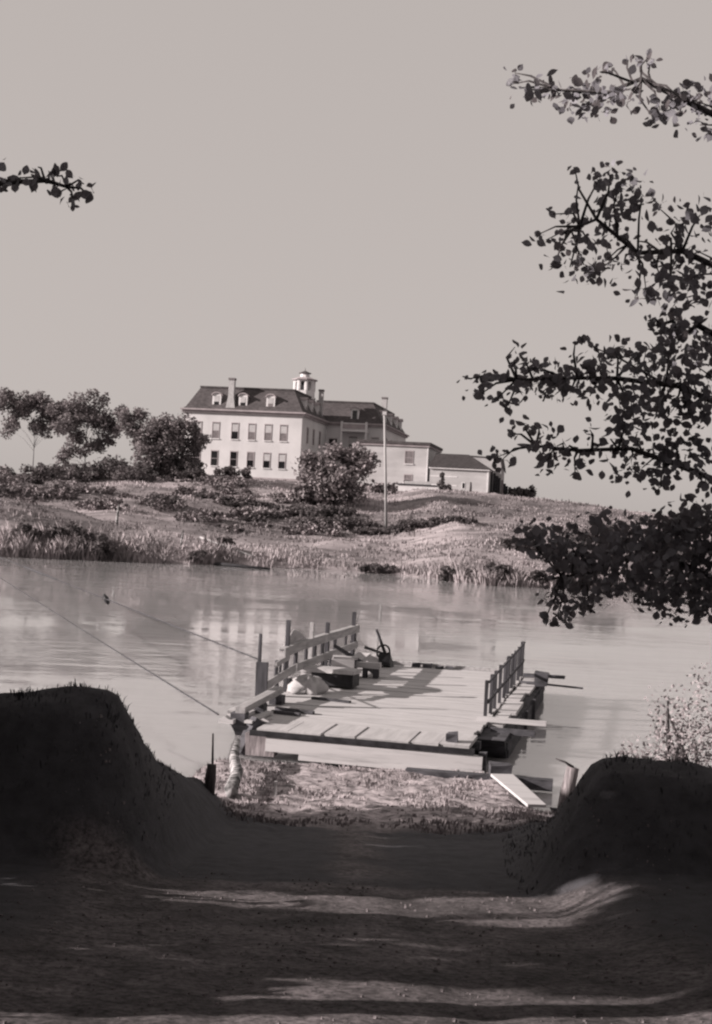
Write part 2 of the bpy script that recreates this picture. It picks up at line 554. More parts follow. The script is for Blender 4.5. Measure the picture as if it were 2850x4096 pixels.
wv = [(-900, 20, 0), (900, 20, 0), (900, 118, 0), (-900, 118, 0)]
river = raw_mesh('river_water', wv, [(0, 1, 2, 3)], M['water'])
tag(river, 'calm river mirroring the far bank', kind='structure')


# ------------------------------------------------------------------ foliage
def leaf_cloud(C, rad, n, size, rng, aspect=1.7, flat=1.0, shell=0.0, fold=0.0):
    """leaf-sized faces spread round the clump centres C; returns arrays for raw_mesh"""
    C = np.asarray(C, dtype=np.float64)
    rad = np.broadcast_to(np.asarray(rad, dtype=np.float64), (len(C),))
    n = np.broadcast_to(np.asarray(n), (len(C),))
    idx = np.repeat(np.arange(len(C)), n)
    N = len(idx)
    d = rng.normal(size=(N, 3)); d /= np.linalg.norm(d, axis=1)[:, None]
    r = rng.random(N) ** (1 / 3) * (1 - shell) + shell
    P = C[idx] + d * (r * rad[idx])[:, None] * np.array([1, 1, flat])
    a = rng.normal(size=(N, 3)); a[:, 2] *= 0.7; a /= np.linalg.norm(a, axis=1)[:, None]
    b = rng.normal(size=(N, 3)); b -= (b * a).sum(1)[:, None] * a; b /= np.linalg.norm(b, axis=1)[:, None]
    s = size * rng.uniform(0.65, 1.3, N)
    L = a * (s * aspect / 2)[:, None]; W = b * (s / 2)[:, None]
    V = np.stack([P - L, P - 0.35 * L + W, P + 0.45 * L + 0.8 * W, P + L, P + 0.3 * L - 0.85 * W, P - 0.4 * L - W], 1).reshape(-1, 3)
    F = np.arange(N * 6).reshape(-1, 6)
    return V, F


def crown_points(c, rx, ry, rz, n, rng, bias=0.5, cut=None):
    out = []
    while len(out) < n:
        d = rng.normal(size=3); d /= np.linalg.norm(d)
        r = rng.random() ** bias
        p = np.array(c) + d * r * np.array([rx, ry, rz])
        if cut is None or cut(p):
            out.append(p)
    return np.array(out)


def limb_tree(root, base, height, r0, tips, rng, mat=None, lean=(0, 0)):
    """trunk plus limbs reaching to the tips; parts of root (coordinates relative to root)"""
    mat = mat or M['bark']
    mb = MB(int(rng.integers(1e6)))
    pts, rad = [], []
    for k in range(7):
        t = k / 6
        pts.append((lean[0] * t + 0.12 * r0 * 6 * math.sin(3 * t), lean[1] * t + 0.1 * math.sin(5 * t) * r0 * 5, -0.4 + (height + 0.4) * t))
        rad.append(r0 * (1.25 - 0.2 * (k > 0) - 0.85 * t))
    mb.tube(pts, rad, 9, 0.06)
    mb.build('trunk', mat, root, True)
    for tip in tips:
        tip = Vector(tip)
        t = min(0.95, max(0.25, (tip.z / height) * 0.6))
        k = t * 6
        i = int(k)
        st = Vector(pts[i]).lerp(Vector(pts[min(i + 1, 6)]), k - i)
        mid = st.lerp(tip, 0.5) + Vector((rng.uniform(-.2, .2), rng.uniform(-.2, .2), 0.10 * (tip - st).length))
        q = MB(int(rng.integers(1e6)))
        rr = r0 * 0.42 * (1 - t * 0.5)
        q.tube([st, st.lerp(mid, 0.5) + Vector((0, 0, 0.03)), mid, mid.lerp(tip, 0.55), tip], [rr, rr * 0.8, rr * 0.55, rr * 0.35, rr * 0.12], 6)
        q.build('limb', mat, root, True)


# ---- blades of grass on the far bank
def blades(name, pts, h, w, mat, rng, parent=None, lean=0.35):
    pts = np.asarray(pts)
    N = len(pts)
    ang = rng.uniform(0, 2 * math.pi, N)
    hh = h * rng.uniform(0.5, 1.35, N) if np.isscalar(h) else np.asarray(h) * rng.uniform(0.6, 1.3, N)
    dx = np.stack([np.cos(ang), np.sin(ang), np.zeros(N)], 1) * (w * rng.uniform(0.6, 1.4, N))[:, None]
    la = rng.uniform(0, 2 * math.pi, N)
    tip = pts + np.stack([np.cos(la) * lean * hh, np.sin(la) * lean * hh, hh], 1)
    mid = (pts + tip) / 2 + np.array([0, 0, 1]) * (0.12 * hh)[:, None]
    base = pts - np.array([0, 0, 0.1])
    V = np.stack([base - dx, base + dx, mid + dx * 0.7, tip, mid - dx * 0.7], 1).reshape(-1, 3)
    F = np.arange(N * 5).reshape(-1, 5)
    return raw_mesh(name, V, F, mat, parent)


rng = np.random.default_rng(7)


def in_footprint(x, y):
    dx, dy = x + 8.17, y - 190.0
    bx = dx * math.cos(R(10)) - dy * math.sin(R(10)); by = dx * math.sin(R(10)) + dy * math.cos(R(10))
    return (-17.6 < bx < 26.5 and -0.6 < by < 45) and not (0 < bx < 7.5 and by < 17)


pts, hs = [], []
while len(pts) < 52000:
    x = rng.uniform(-52, 56); y = rng.uniform(96, 186)
    ys = float(pl(x, SH_X, SH_Y))
    if y < ys + 0.3 or in_footprint(x, y):
        continue
    dens = 0.5 + 0.5 * math.tanh(3.0 * fbm(x * 0.16, y * 0.22, 2.2, 3))
    if rng.random() > 0.18 + 0.82 * dens:
        continue
    z = z_far(x, y)
    near_lip = 1.0 if y - ys < 4 else 0.0
    pts.append((x, y, z)); hs.append(0.10 + 0.28 * dens * rng.random() + 0.15 * near_lip)
gr = blades('grass', pts, hs, 0.06, M['fargrass'], rng)
tag(gr, 'tufts of dry grass over the far hillside', 'grass', kind='stuff')

# reeds along the far waterline
pts, hs = [], []
while len(pts) < 16000:
    x = rng.uniform(-48, 48)
    ys = float(pl(x, SH_X, SH_Y))
    wgt = float(pl(x, [-48, -26, -14, -9, -2, 6, 9, 12, 26, 36, 48], [0.7, 0.9, 0.7, 0.35, 0.05, 0.05, 0.9, 1.0, 1.0, 0.7, 0.8]))
    if rng.random() > wgt:
        continue
    cl = 0.5 + 0.5 * math.tanh(4 * fbm(x * 0.45, 3.0, 6.6, 3))
    y = ys + abs(rng.normal()) * 2.2 - 0.25
    if rng.random() > 0.25 + 0.75 * cl:
        continue
    z = max(0.0, z_far(x, y))
    pts.append((x, y, z)); hs.append((0.35 + 0.95 * cl) * float(pl(wgt, [0, 1], [0.4, 1.0])))
rd = blades('reeds', pts, hs, 0.05, M['reed'], rng, lean=0.45)
tag(rd, 'pale reeds and long grass fringing the far waterline', 'reeds', kind='stuff')


def bush(name, c, rx, ry, rz, n_cl, per, leaf, label, cat='shrub', mat='shrub', group=None, stems=4, seed=1, bias=0.45, pile=None):
    g = np.random.default_rng(seed)
    root = empty(name, c)
    P = crown_points((0, 0, rz * 0.85), rx, ry, rz, n_cl, g, bias, cut=lambda p: p[2] > 0.05)
    if pile:
        P = np.concatenate([P] + [crown_points(q[:3], q[3], q[3], q[4], q[5], g, 0.5) for q in pile])
    tips = P[g.choice(len(P), min(stems, len(P)), replace=False)]
    mb = MB(seed)
    for t in tips:
        t = Vector(t)
        mb.tube([(0.15 * g.normal(), 0.15 * g.normal(), -0.3), t * 0.45 + Vector((0, 0, 0.2)), t], [0.05 + rz * 0.02, 0.035 + rz * 0.012, 0.015], 5)
    mb.build('stems', M['bark'], root)
    V, F = leaf_cloud(P, np.random.default_rng(seed + 5).uniform(0.06, 0.2, len(P)) * (rx + rz), per, leaf, g)
    raw_mesh('crown', V, F, M[mat], root)
    tag(root, label, cat, group)
    return root


def on_hill(px, py_guess, Y):
    p = at(px, py_guess, Y)
    p.z = z_far(p.x, p.y)
    return p


# ---- shrubs and trees on the far bank
c = on_hill(331, 505, 158)
bush('hawthorn_shrub', c, 4.3, 3.4, 2.6, 105, 44, 0.26, 'large ragged shrub on the slope before the white building', 'shrub', 'hawthorn', stems=9, seed=11, bias=0.5,
     pile=[(3.2, 0, 5.4, 1.7, 1.3, 40), (-3.0, 0, 4.9, 1.2, 1.0, 16), (0.2, 0, 5.8, 1.5, 0.8, 18), (-3.6, -1, 1.0, 1.6, 1.0, 24)])
g2 = np.random.default_rng(5)
c = on_hill(333, 505, 160)
bush('flowering_shrub', on_hill(312, 500, 156), 2.2, 1.6, 1.5, 40, 30, 0.3, 'pale leafy shrub leaning against the large ragged shrub', 'shrub', 'paleleaf', seed=12)

far_shrubs = [
    # px, py, Y, rx, rz, mat, label
    (170, 478, 172, 3.6, 1.5, 'shrub', 'dark spreading shrub below the round dark tree'),
    (190, 484, 168, 2.2, 1.3, 'shrub', 'dark shrub trailing down the bank beside the building corner'),
    (228, 474, 184, 2.0, 0.7, 'shrub', 'low dark shrub against the foot of the white wall'),
    (247, 474, 184, 0.7, 1.0, 'paleleaf', 'small upright shrub growing by the white wall'),
    (60, 478, 168, 3.2, 1.1, 'shrub', 'low dark shrub on the crest under the tall thin tree'),
    (85, 483, 165, 2.6, 1.0, 'shrub', 'low shrub on the crest between the two tree groups'),
    (108, 482, 166, 3.4, 1.4, 'shrub', 'broad dark shrub on the crest near the upright stump'),
    (135, 486, 163, 2.8, 1.2, 'shrub', 'dark shrub covering the bank at the left of the round tree'),
    (40, 490, 158, 2.6, 1.2, 'shrub', 'shrub at the far end of the crest'),
    (165, 512, 142, 2.2, 0.8, 'shrub', 'low shrub on the slope above the grassy spur'),
    (62, 541, 111, 1.7, 1.0, 'shrub', 'dark round shrub at the waterline below the spur'),
    (84, 547, 110, 1.3, 0.9, 'shrub', 'dark shrub overhanging the water beside the round one'),
    (100, 549, 109.5, 1.5, 1.1, 'shrub', 'tallest dark shrub at the waterline below the spur'),
    (28, 545, 110, 1.4, 0.9, 'shrub', 'shrub at the waterline near the picture edge'),
    (198, 560, 112, 0.9, 0.5, 'shrub', 'small dark shrub by the floating log'),
    (225, 540, 118, 0.9, 0.4, 'shrub', 'small dark tussock on the landing slope'),
    (498, 566, 103.5, 1.2, 0.7, 'shrub', 'dark tussock among the reeds by the waterline'),
    (540, 566, 103.5, 0.7, 0.6, 'shrub', 'small dark tussock at the end of the reeds'),
    (455, 545, 106, 1.5, 0.5, 'shrub', 'low dark tussock above the reed bed'),
    (380, 545, 113, 1.6, 0.25, 'shrub', 'flat dark patch of weeds on the bare landing'),
    (520, 528, 122, 2.0, 0.5, 'shrub', 'low weeds on the open slope at the far side'),
    (600, 518, 130, 3.0, 1.0, 'shrub', 'shrubs on the slope behind the overhanging branch'),
]
for i, (px, py, Y, rx, rz, mt, lab) in enumerate(far_shrubs):
    bush('shrub', on_hill(px, py, Y), rx, rx * 0.7, rz, int(14 + rx * 9), 40, 0.19, lab, 'shrub', mt, 'shrubs on the far bank', 3, 40 + i)


def far_tree(name, base, blobs, trunk_h, r0, label, leaf, per, seed, group='trees on the far crest', rad=0.8):
    g = np.random.default_rng(seed)
    root = empty(name, base)
    P = np.concatenate([crown_points((b[0], b[1], b[2]), b[3], b[3] * 0.9, b[4], b[5], g, 0.55) for b in blobs])
    tips = [(b[0] * 0.8, b[1], b[2]) for b in blobs]
    limb_tree(root, base, trunk_h, r0, tips, g)
    V, F = leaf_cloud(P, rad, per, leaf, g)
    raw_mesh('crown', V, F, M['tree'], root)
    tag(root, label, 'tree', group)
    return root


def blob(px, py, Y, base, r, rz, n):
    p = at(px, py, Y) - base
    return (p.x, random.Random(int(px * 7 + py)).uniform(-1, 1), p.z, r, rz, n)


def crown_tree(name, px, py, Y, spots, r0, label, seed):
    gj = random.Random(seed)
    spots = list(spots) + [(q[0] + gj.uniform(-9, 9), q[1] + gj.uniform(-8, 8), q[2] * 0.45, q[3] * 0.45, max(3, q[4] // 4)) for q in spots for _ in range(2)]
    b1 = on_hill(px, py, Y)
    far_tree(name, b1, [blob(q[0], q[1], Y, b1, q[2], q[3], q[4]) for q in spots], 5.6, r0, label, 0.2, 40, seed, rad=0.75)


crown_tree('elm_tree', 84, 478, 172, [(62, 408, 1.9, 1.2, 20), (78, 404, 1.6, 1.1, 14), (88, 416, 2.0, 1.5, 24), (70, 424, 1.9, 1.5, 24), (100, 421, 1.6, 1.4, 18), (112, 428, 1.1, 1.0, 10), (74, 440, 1.2, 1.2, 12),
           (68, 452, 0.8, 0.8, 6), (98, 444, 0.9, 0.7, 6), (98, 402, 0.9, 0.5, 5), (118, 414, 0.5, 0.6, 3), (105, 436, 0.7, 0.8, 5), (84, 452, 0.5, 0.6, 3)],
           0.06, 'thin tree with open crown and bare stem on the crest', 21)
crown_tree('elm_tree', 32, 478, 174, [(36, 404, 1.6, 1.0, 14), (50, 414, 1.8, 1.6, 24), (20, 410, 1.9, 1.6, 24), (40, 424, 1.4, 1.2, 14), (4, 402, 2.0, 1.5, 22), (58, 428, 1.0, 1.0, 8), (28, 398, 1.0, 0.6, 5), (12, 424, 1.2, 1.0, 9)],
           0.07, 'open crowned tree at the left end of the crest', 22)
crown_tree('willow_tree', 162, 478, 170, [(150, 432, 2.0, 1.7, 28), (166, 428, 2.0, 1.4, 26), (184, 428, 1.9, 1.4, 24), (172, 444, 2.4, 1.9, 40), (132, 428, 1.4, 1.3, 15), (190, 446, 1.6, 1.5, 20), (154, 452, 2.0, 1.6, 26),
           (140, 446, 1.3, 1.3, 14), (186, 462, 1.6, 1.5, 20), (168, 466, 2.0, 1.5, 26), (146, 466, 1.2, 0.9, 10), (127, 416, 0.6, 0.6, 4), (142, 416, 0.8, 0.7, 6), (200, 438, 0.7, 0.5, 4), (178, 476, 1.9, 0.9, 16), (196, 470, 1.0, 0.9, 8)],
           0.2, 'round dark leafy tree hiding the corner of the white building', 23)

# dark clumps standing in for a cast shadow across the slope: one ragged strip, no piece of it tells itself apart
gw = np.random.default_rng(808)


def shadow_strip_label(t, r):
    zone = ('at the left end of the dark strip' if t < 0.12 else 'in the dark strip below the white wall' if t < 0.28 else 'in the dark strip left of the ragged shrub' if t < 0.42
            else 'in the dark strip under the ragged shrub' if t < 0.56 else 'in the dark strip before the tall pole' if t < 0.72
            else 'in the dark strip just past the tall pole' if t < 0.86 else 'at the thin right end of the dark strip')
    return '%s leafy shadow stand-in %s' % ('narrow' if r < 1.8 else 'mid-sized' if r < 2.6 else 'wide', zone)



for k in range(22):
    t = k / 21
    px_, py_ = 208 + 258 * t, 502 + 24 * t + 3.5 * math.sin(5 * t) + gw.normal() * 2.2
    Yw = 150 - 15 * t + gw.normal() * 2.0
    pw_ = on_hill(px_, py_, Yw)
    rx_ = gw.uniform(1.2, 3.0) * (1.2 if 0.3 < t < 0.65 else 0.9)
    bush('shadow_strip_clump', pw_, rx_, 1.8, gw.uniform(0.15, 0.6) * (1.3 if 0.25 < t < 0.6 else 0.7), int(12 + 12 * rx_), 34, 0.17, shadow_strip_label(t, rx_), 'weeds', 'shrub', 'shadow stand-in strip on the far slope', 2, 820 + k)

def scrub_label(x, y, r, dark_):
    size = 'tiny' if r < 0.9 else 'small' if r < 1.3 else 'medium' if r < 1.7 else 'broad'
    level = 'the lower slope' if y < 141 else 'the middle slope' if y < 151 else 'the upper slope' if y < 161 else 'the crest'
    zone = ('below the open crowned tree' if x < -39 else 'below the thin tree' if x < -30 else 'below the round dark tree' if x < -21
            else 'below the building corner' if x < -14 else 'below the white wall' if x < -7 else 'beside the large ragged shrub')
    return '%s %s scrub bush on %s %s' % (size, 'dark' if dark_ else 'pale', level, zone)


# low scrub, bush by bush
gs = np.random.default_rng(404)
k = 0
while k < 104:
    x, y = gs.uniform(-48, -1), gs.uniform(131, 172)
    lim = float(pl(x, [-48, -30, -18, -8, 0], [140, 137, 133, 131, 131]))
    if y < lim or (x > -14 and y > 160): continue
    if gs.random() > 0.3 + 0.7 * (0.5 + 0.5 * math.tanh(5 * fbm(x * 0.1, y * 0.1, 31.0, 2))): continue
    r = gs.uniform(0.6, 2.1)
    dark_ = gs.random() < (0.45 if y > 155 and x < -16 else 0.16)
    bush('scrub_bush', (x, y, z_far(x, y) - 0.1), r, r * 0.8, r * gs.uniform(0.22, 0.42), int(8 + r * 11), 26, 0.17, scrub_label(x, y, r, dark_), 'shrub', 'shrub' if dark_ else 'scrub', 'low scrub on the left slope', 2, 600 + k)
    k += 1

# ------------------------------------------------------------------ the white building
BZ = 8.8
school = empty('school_building', (-8.17, 190.0, BZ), -R(10))
tag(school, 'large white mansard roofed building with belfry on the hilltop', 'building')


def block(x0, x1, y0, y1, h, inset, top, name_roof='mansard_roof'):
    MB().box(x0, x1, y0, y1, -2.5, h - 0.25).build('wall', M['wall'], school)
    o = 0.55
    b = MB()
    b.box(x0 - o, x1 + o, y0 - o, y1 + o, h - 0.05, h + 0.16)
    b.box(x0 - o * 0.55, x1 + o * 0.55, y0 - o * 0.55, y1 + o * 0.55, h - 0.34, h - 0.053)
    b.build('cornice', M['cornice'], school)
    m = MB()
    zs = [(h + 0.163, 0.12 - 0.35), (h + 0.45, 0.12), (top, inset)]
    vs = []
    for z, i in zs:
        vs += [(x0 + i, y0 + i, z), (x1 - i, y0 + i, z), (x1 - i, y1 - i, z), (x0 + i, y1 - i, z)]
    fs = [(0, 3, 2, 1), (8, 9, 10, 11)]
    for l in (0, 4):
        for k in range(4):
            fs.append((l + k, l + (k + 1) % 4, l + 4 + (k + 1) % 4, l + 4 + k))
    m.add(vs, fs)
    rf = m.build(name_roof, M['slate'], school)
    i = inset - 0.14
    MB().box(x0 + i, x1 - i, y0 + i, y1 - i, top - 0.1, top + 0.14).build('roof_curb', M['roofdark'], rf)
    return rf


WH = 9.5
LW = (-17.1, 0.0, 0.0, 17.4)
roof1 = block(*LW, WH, 1.75, 12.9)
roof2 = block(-4.0, 8.6, 17.402, 43.0, WH - 0.01, 1.95, 12.93)
MB().box(-17.16, 0.06, -0.06, 17.3, -2.4, 0.35).build('foundation', M['cornice'], school)


def window(cx, cy, z0, z1, w, nrm, state, parent=school, frame='trim'):
    """sash window on a wall at (cx, cy) facing nrm (0 front, 1 right side)"""
    def bx(u0, u1, d0, d1, a, b):
        m = MB()
        if nrm == 0:
            return m.box(cx + u0, cx + u1, cy - d1, cy - d0, a, b)
        return m.box(cx + d0, cx + d1, cy + u0, cy + u1, a, b)
    h = w / 2
    fr = bx(-h - 0.10, h + 0.10, 0.0, 0.05, z1, z1 + 0.14)
    for q in (bx(-h - 0.08, -h, 0.0, 0.05, z0, z1), bx(h, h + 0.08, 0.0, 0.05, z0, z1)):
        fr.add(q.v, q.f)
    f = fr.build('window', M['cornice' if frame == 'trim' else frame], parent)
    bx(-h - 0.14, h + 0.14, 0.0, 0.12, z0 - 0.12, z0).build('sill', M['trim'], f)
    zm = (z0 + z1) / 2
    bx(-h, h, -0.06, 0.012, z0, zm - 0.03).build('pane', M['pane' if state[1] == 'd' else 'netblind'], f)
    if state[0] == 'w':
        bx(-h, h, -0.06, 0.018, zm + 0.03, z1 - 0.1).build('blind', M['blind'], f)
        bx(-h, h, -0.06, 0.012, z1 - 0.1, z1).build('pane', M['pane'], f)
    else:
        bx(-h, h, -0.06, 0.012, zm + 0.03, z1).build('pane', M['pane' if state[0] == 'd' else 'netblind'], f)
    bx(-h, h, -0.05, 0.035, zm - 0.03, zm + 0.03).build('sash_bar', M['cornice'], f)
    return f


cols = [-15.0, -12.4, -9.6, -7.15, -4.8, -2.6]
for k, x in enumerate(cols):
    window(x, 0.0, 5.55, 7.75, 0.92, 0, ['wn', 'wn', 'wd', 'wn', 'wn', 'wn'][k])
    window(x, 0.0, 1.7, 3.75, 0.9, 0, ['dd', 'dd', 'dd', 'nd', 'wd', 'wd'][k])
for y in (3.9, 8.1, 12.6):
    window(0.0, y, 5.55, 7.75, 1.0, 1, 'nn')
    window(0.0, y, 1.7, 3.75, 1.0, 1, 'nd')
window(1.1, 17.402, 5.0, 7.1, 1.15, 0, 'dd')
window(4.2, 17.402, 5.3, 7.5, 1.15, 0, 'wd')
window(7.6, 17.402, 5.3, 7.5, 1.0, 0, 'wd')
for y in (22, 27, 32, 37):
    window(8.6, y, 5.5, 7.7, 1.0, 1, 'nd')


def dormer(roof, x, y, nrm, h, inset, lit='wd'):
    """dormer with a rounded hood standing on the mansard slope"""
    w, z0, z1 = 0.62, h + 0.28, h + 2.15
    dep = 1.5

    def P(u, d, z):      # u along the wall, d outward
        return (x + u, y - d, z) if nrm == 0 else (x + d, y + u, z)
    m = MB()
    out = [P(-w, -0.1, z0), P(w, -0.1, z0), P(w, -0.1, z1)]
    for k in range(1, 6):
        t = math.pi * k / 6
        out.append(P(w * math.cos(t), -0.1, z1 + 0.36 * math.sin(t)))
    out.append(P(-w, -0.1, z1))
    dvec = Vector(P(0, -dep, 0)) - Vector(P(0, 0, 0))
    m.prism(out, dvec)
    d = m.build('dormer', M['trim'], roof)
    hood = MB()
    hw = w + 0.14
    o2, i2 = [], []
    for k in range(0, 9):
        t = math.pi * k / 8
        o2.append(P(hw * math.cos(t), 0.08, z1 + 0.5 * math.sin(t)))
        i2.append(P((w + 0.005) * math.cos(t), 0.08, z1 + 0.365 * math.sin(t)))
    hood.prism(o2 + list(reversed(i2)), dvec * 1.05)
    hood.build('hood', M['cornice'], d)

    def bx(u0, u1, d0, d1, a, b, mat, nm):
        q = MB()
        if nrm == 0:
            q.box(x + u0, x + u1, y - d1, y - d0, a, b)
        else:
            q.box(x + d0, x + d1, y + u0, y + u1, a, b)
        q.build(nm, mat, d)
    zm = (z0 + z1) / 2 + 0.05
    bx(-0.36, 0.36, -0.12, -0.08, z0 + 0.18, zm, M['pane' if lit[1] == 'd' else 'netblind'], 'pane')
    bx(-0.36, 0.36, -0.12, -0.075, zm + 0.004, z1 - 0.05, M['blind' if lit[0] == 'w' else 'pane'], 'blind')
    bx(-0.5, 0.5, -0.1, 0.06, z0 + 0.06, z0 + 0.17, M['cornice'], 'sill')


for x, s in ((-12.6, 'wd'), (-8.75, 'wd'), (-4.75, 'wn')):
    dormer(roof1, x, 0.25, 0, WH, 1.75, s)
for y in (3.9, 8.1, 12.4):
    dormer(roof1, -0.25, y, 1, WH, 1.75, 'wn')
dormer(roof2, 4.2, 17.65, 0, WH, 1.95, 'dd')
for y in (22.5, 28.5, 34.5, 39.5):
    dormer(roof2, 8.35, y, 1, WH, 1.95, 'wd')


def chimney(x, y, z0, z1, w, d=None, foot=False):
    d = d or w
    m = MB()
    m.box(x - w / 2, x + w / 2, y - d / 2, y + d / 2, z0, z1)
    if foot:
        m.add([(x - w * 0.85, y - d / 2 - .03, z0 - .1), (x + w * 0.85, y - d / 2 - .03, z0 - .1), (x + w / 2 + .01, y - d / 2 - .03, z0 + 1.6), (x - w / 2 - .01, y - d / 2 - .03, z0 + 1.6),
               (x - w * 0.85, y + d / 2 + .03, z0 - .1), (x + w * 0.85, y + d / 2 + .03, z0 - .1), (x + w / 2 + .01, y + d / 2 + .03, z0 + 1.6), (x - w / 2 - .01, y + d / 2 + .03, z0 + 1.6)],
              [(0, 1, 2, 3), (5, 4, 7, 6), (1, 5, 6, 2), (4, 0, 3, 7), (3, 2, 6, 7), (0, 4, 5, 1)])
    c = m.build('chimney', M['chimney'], school)
    MB().box(x - w / 2 - 0.07, x + w / 2 + 0.07, y - d / 2 - 0.07, y + d / 2 + 0.07, z1, z1 + 0.28).build('chimney_cap', M['chimneycap'], c)


chimney(-10.5, 0.55, 9.9, 13.9, 0.8, 0.8, True)
chimney(-0.7, 15.6, 10.0, 14.1, 0.65)
chimney(6.8, 29.6, 11.5, 14.5, 0.8)

# belfry
bx_, by_ = -2.95, 13.7
bel = MB()
bel.frustum(bx_, by_, 12.7, 13.9, 1.62, 1.62, 8, 0.5)
belf = bel.build('belfry', M['trim'], school)
pm = MB()
for k in range(8):
    t = 2 * math.pi * (k + 0.5) / 8
    pm.frustum(bx_ + 1.42 * math.cos(t), by_ + 1.42 * math.sin(t), 13.9, 15.45, 0.27, 0.27, 6)
pm.build('belfry_piers', M['trim'], belf)
am = MB()
for k in range(8):
    t0, t1 = 2 * math.pi * (k + 0.5) / 8, 2 * math.pi * (k + 1.5) / 8
    p0 = Vector((bx_ + 1.5 * math.cos(t0), by_ + 1.5 * math.sin(t0), 0)); p1 = Vector((bx_ + 1.5 * math.cos(t1), by_ + 1.5 * math.sin(t1), 0))
    top = 15.45
    prof = [p0 + Vector((0, 0, top)), p1 + Vector((0, 0, top))]
    for q in range(0, 7):
        s = 1 - q / 6
        prof.append(p0.lerp(p1, 0.08 + 0.84 * s) + Vector((0, 0, 14.85 + 0.42 * math.sin(math.pi * s))))
    n = Vector((math.cos((t0 + t1) / 2), math.sin((t0 + t1) / 2), 0))
    am.prism(prof, -n * 0.12)
am.build('arches', M['trim'], belf)
MB().frustum(bx_, by_, 13.9, 15.3, 0.55, 0.55, 8).build('bell_frame', M['dark'], belf)
em = MB()
em.frustum(bx_, by_, 15.452, 15.62, 1.95, 2.0, 8, 0.5)
em.frustum(bx_, by_, 15.622, 15.95, 1.8, 1.0, 8, 0.5)
em.build('belfry_eave', M['cornice'], belf)
MB().frustum(bx_, by_, 15.9, 16.5, 0.72, 0.66, 8, 0.5).build('lantern', M['trim'], belf)
tm = MB()
tm.frustum(bx_, by_, 16.5, 16.62, 0.95, 0.95, 8, 0.5)
tm.frustum(bx_, by_, 16.62, 16.9, 0.8, 0.2, 8, 0.5)
tm.frustum(bx_, by_, 16.9, 17.35, 0.05, 0.03, 6)
tm.build('lantern_cap', M['roofdark'], belf)

# two-storey porch on the inner front
porch = MB()
porch.box(2.5, 6.5, 15.7, 17.39, 8.25, 8.6)
pb = porch.build('balcony', M['trim'], school)
for x in (2.62, 6.38):
    MB().box(x - 0.14, x + 0.14, 15.78, 16.06, -1.0, 8.248).build('column', M['trim'], pb)
    MB().box(x - 0.15, x + 0.15, 15.77, 16.07, 8.602, 9.75).build('newel', M['trim'], pb)
MB().box(2.78, 6.22, 15.85, 15.97, 9.4, 9.55).build('handrail', M['trim'], pb)
MB().box(2.78, 6.22, 15.88, 15.94, 8.7, 9.396).build('balustrade_panel', M['cornice'], pb)
for x in (2.62, 6.38):
    MB().box(x - 0.06, x + 0.06, 16.08, 17.38, 9.4, 9.55).build('handrail', M['trim'], pb)

# flat-roofed annex
annex = empty('annex_building', school.matrix_basis @ Vector((7.8, 2.2, -0.1)), -R(10))
tag(annex, 'two storey flat roofed clapboard annex beside the white building', 'building')
MB().box(0, 9.8, 0, 15.1, -2.5, 6.1).build('wall', M['wall2'], annex)
a = MB(); a.box(-0.35, 10.15, -0.35, 15.15, 6.1, 6.45); a.build('roof', M['roofdark'], annex)
MB().box(-0.2, 10.0, -0.2, 15.12, 5.8, 6.098).build('cornice', M['cornice'], annex)
window(7.2, 0.0, 3.4, 5.1, 1.05, 0, 'nn', annex)
window(7.2, 0.0, 0.7, 1.8, 1.0, 0, 'nn', annex)
MB().box(9.72, 9.86, -0.06, 0.06, -2.4, 5.79).build('corner_board', M['trim'], annex)

# low barn
barn_o = at(428.5, 496, 186.0); barn_o.z = 8.0
barn = empty('barn_building', barn_o, -R(10))
tag(barn, 'low weathered barn with dark hipped roof at the end of the annex', 'building')
MB().box(0.02, 8.0, 0, 7.6, -2.5, 3.7).build('wall', M['wall2'], barn)
rf = MB()
rf.add([(-0.2, -0.35, 3.72), (8.3, -0.35, 3.72), (8.3, 7.8, 3.72), (-0.2, 7.8, 3.72), (0.3, 3.6, 5.75), (4.9, 3.6, 5.75)],
       [(0, 3, 2, 1), (0, 1, 5, 4), (1, 2, 5), (2, 3, 4, 5), (3, 0, 4)])
rf.build('roof', M['slate2'], barn)
MB().box(-0.15, 8.15, -0.25, 7.7, 3.5, 3.7).build('eave_board', M['trim'], barn)
fw = MB(); fw.box(4.45, 4.95, -0.03, 0.0, 0.9, 1.8); f = fw.build('window', M['trim'], barn)
MB().box(4.55, 4.85, -0.05, -0.031, 1.0, 1.7).build('pane', M['pane'], f)
for z in (1.2, 2.4):
    MB().box(0.03, 3.8, -0.03, -0.002, z, z + 0.16).build('board', M['trim'], barn)
MB().box(7.86, 8.06, -0.06, 0.1, -2.3, 3.49).build('corner_board', M['trim'], barn)

gable_o = barn.matrix_basis @ Vector((5.2, 8.6, 0))
gab = empty('store_building', gable_o, -R(10))
tag(gab, 'pale gabled store rising behind the low barn roof', 'building')
MB().prism([(-1.0, 0, -2.5), (3.9, 0, -2.5), (3.9, 0, 4.6), (3.6, 0, 5.6), (-1.0, 0, 5.75)], (0, 7, 0)).build('wall', M['wall2'], gab)
MB().prism([(3.93, -0.1, 4.4), (4.05, -0.1, 4.4), (3.75, -0.1, 5.75), (-1.1, -0.1, 5.9), (-1.1, -0.1, 5.77), (3.62, -0.1, 5.62)], (0, 7.2, 0)).build('roof', M['roofdark'], gab)

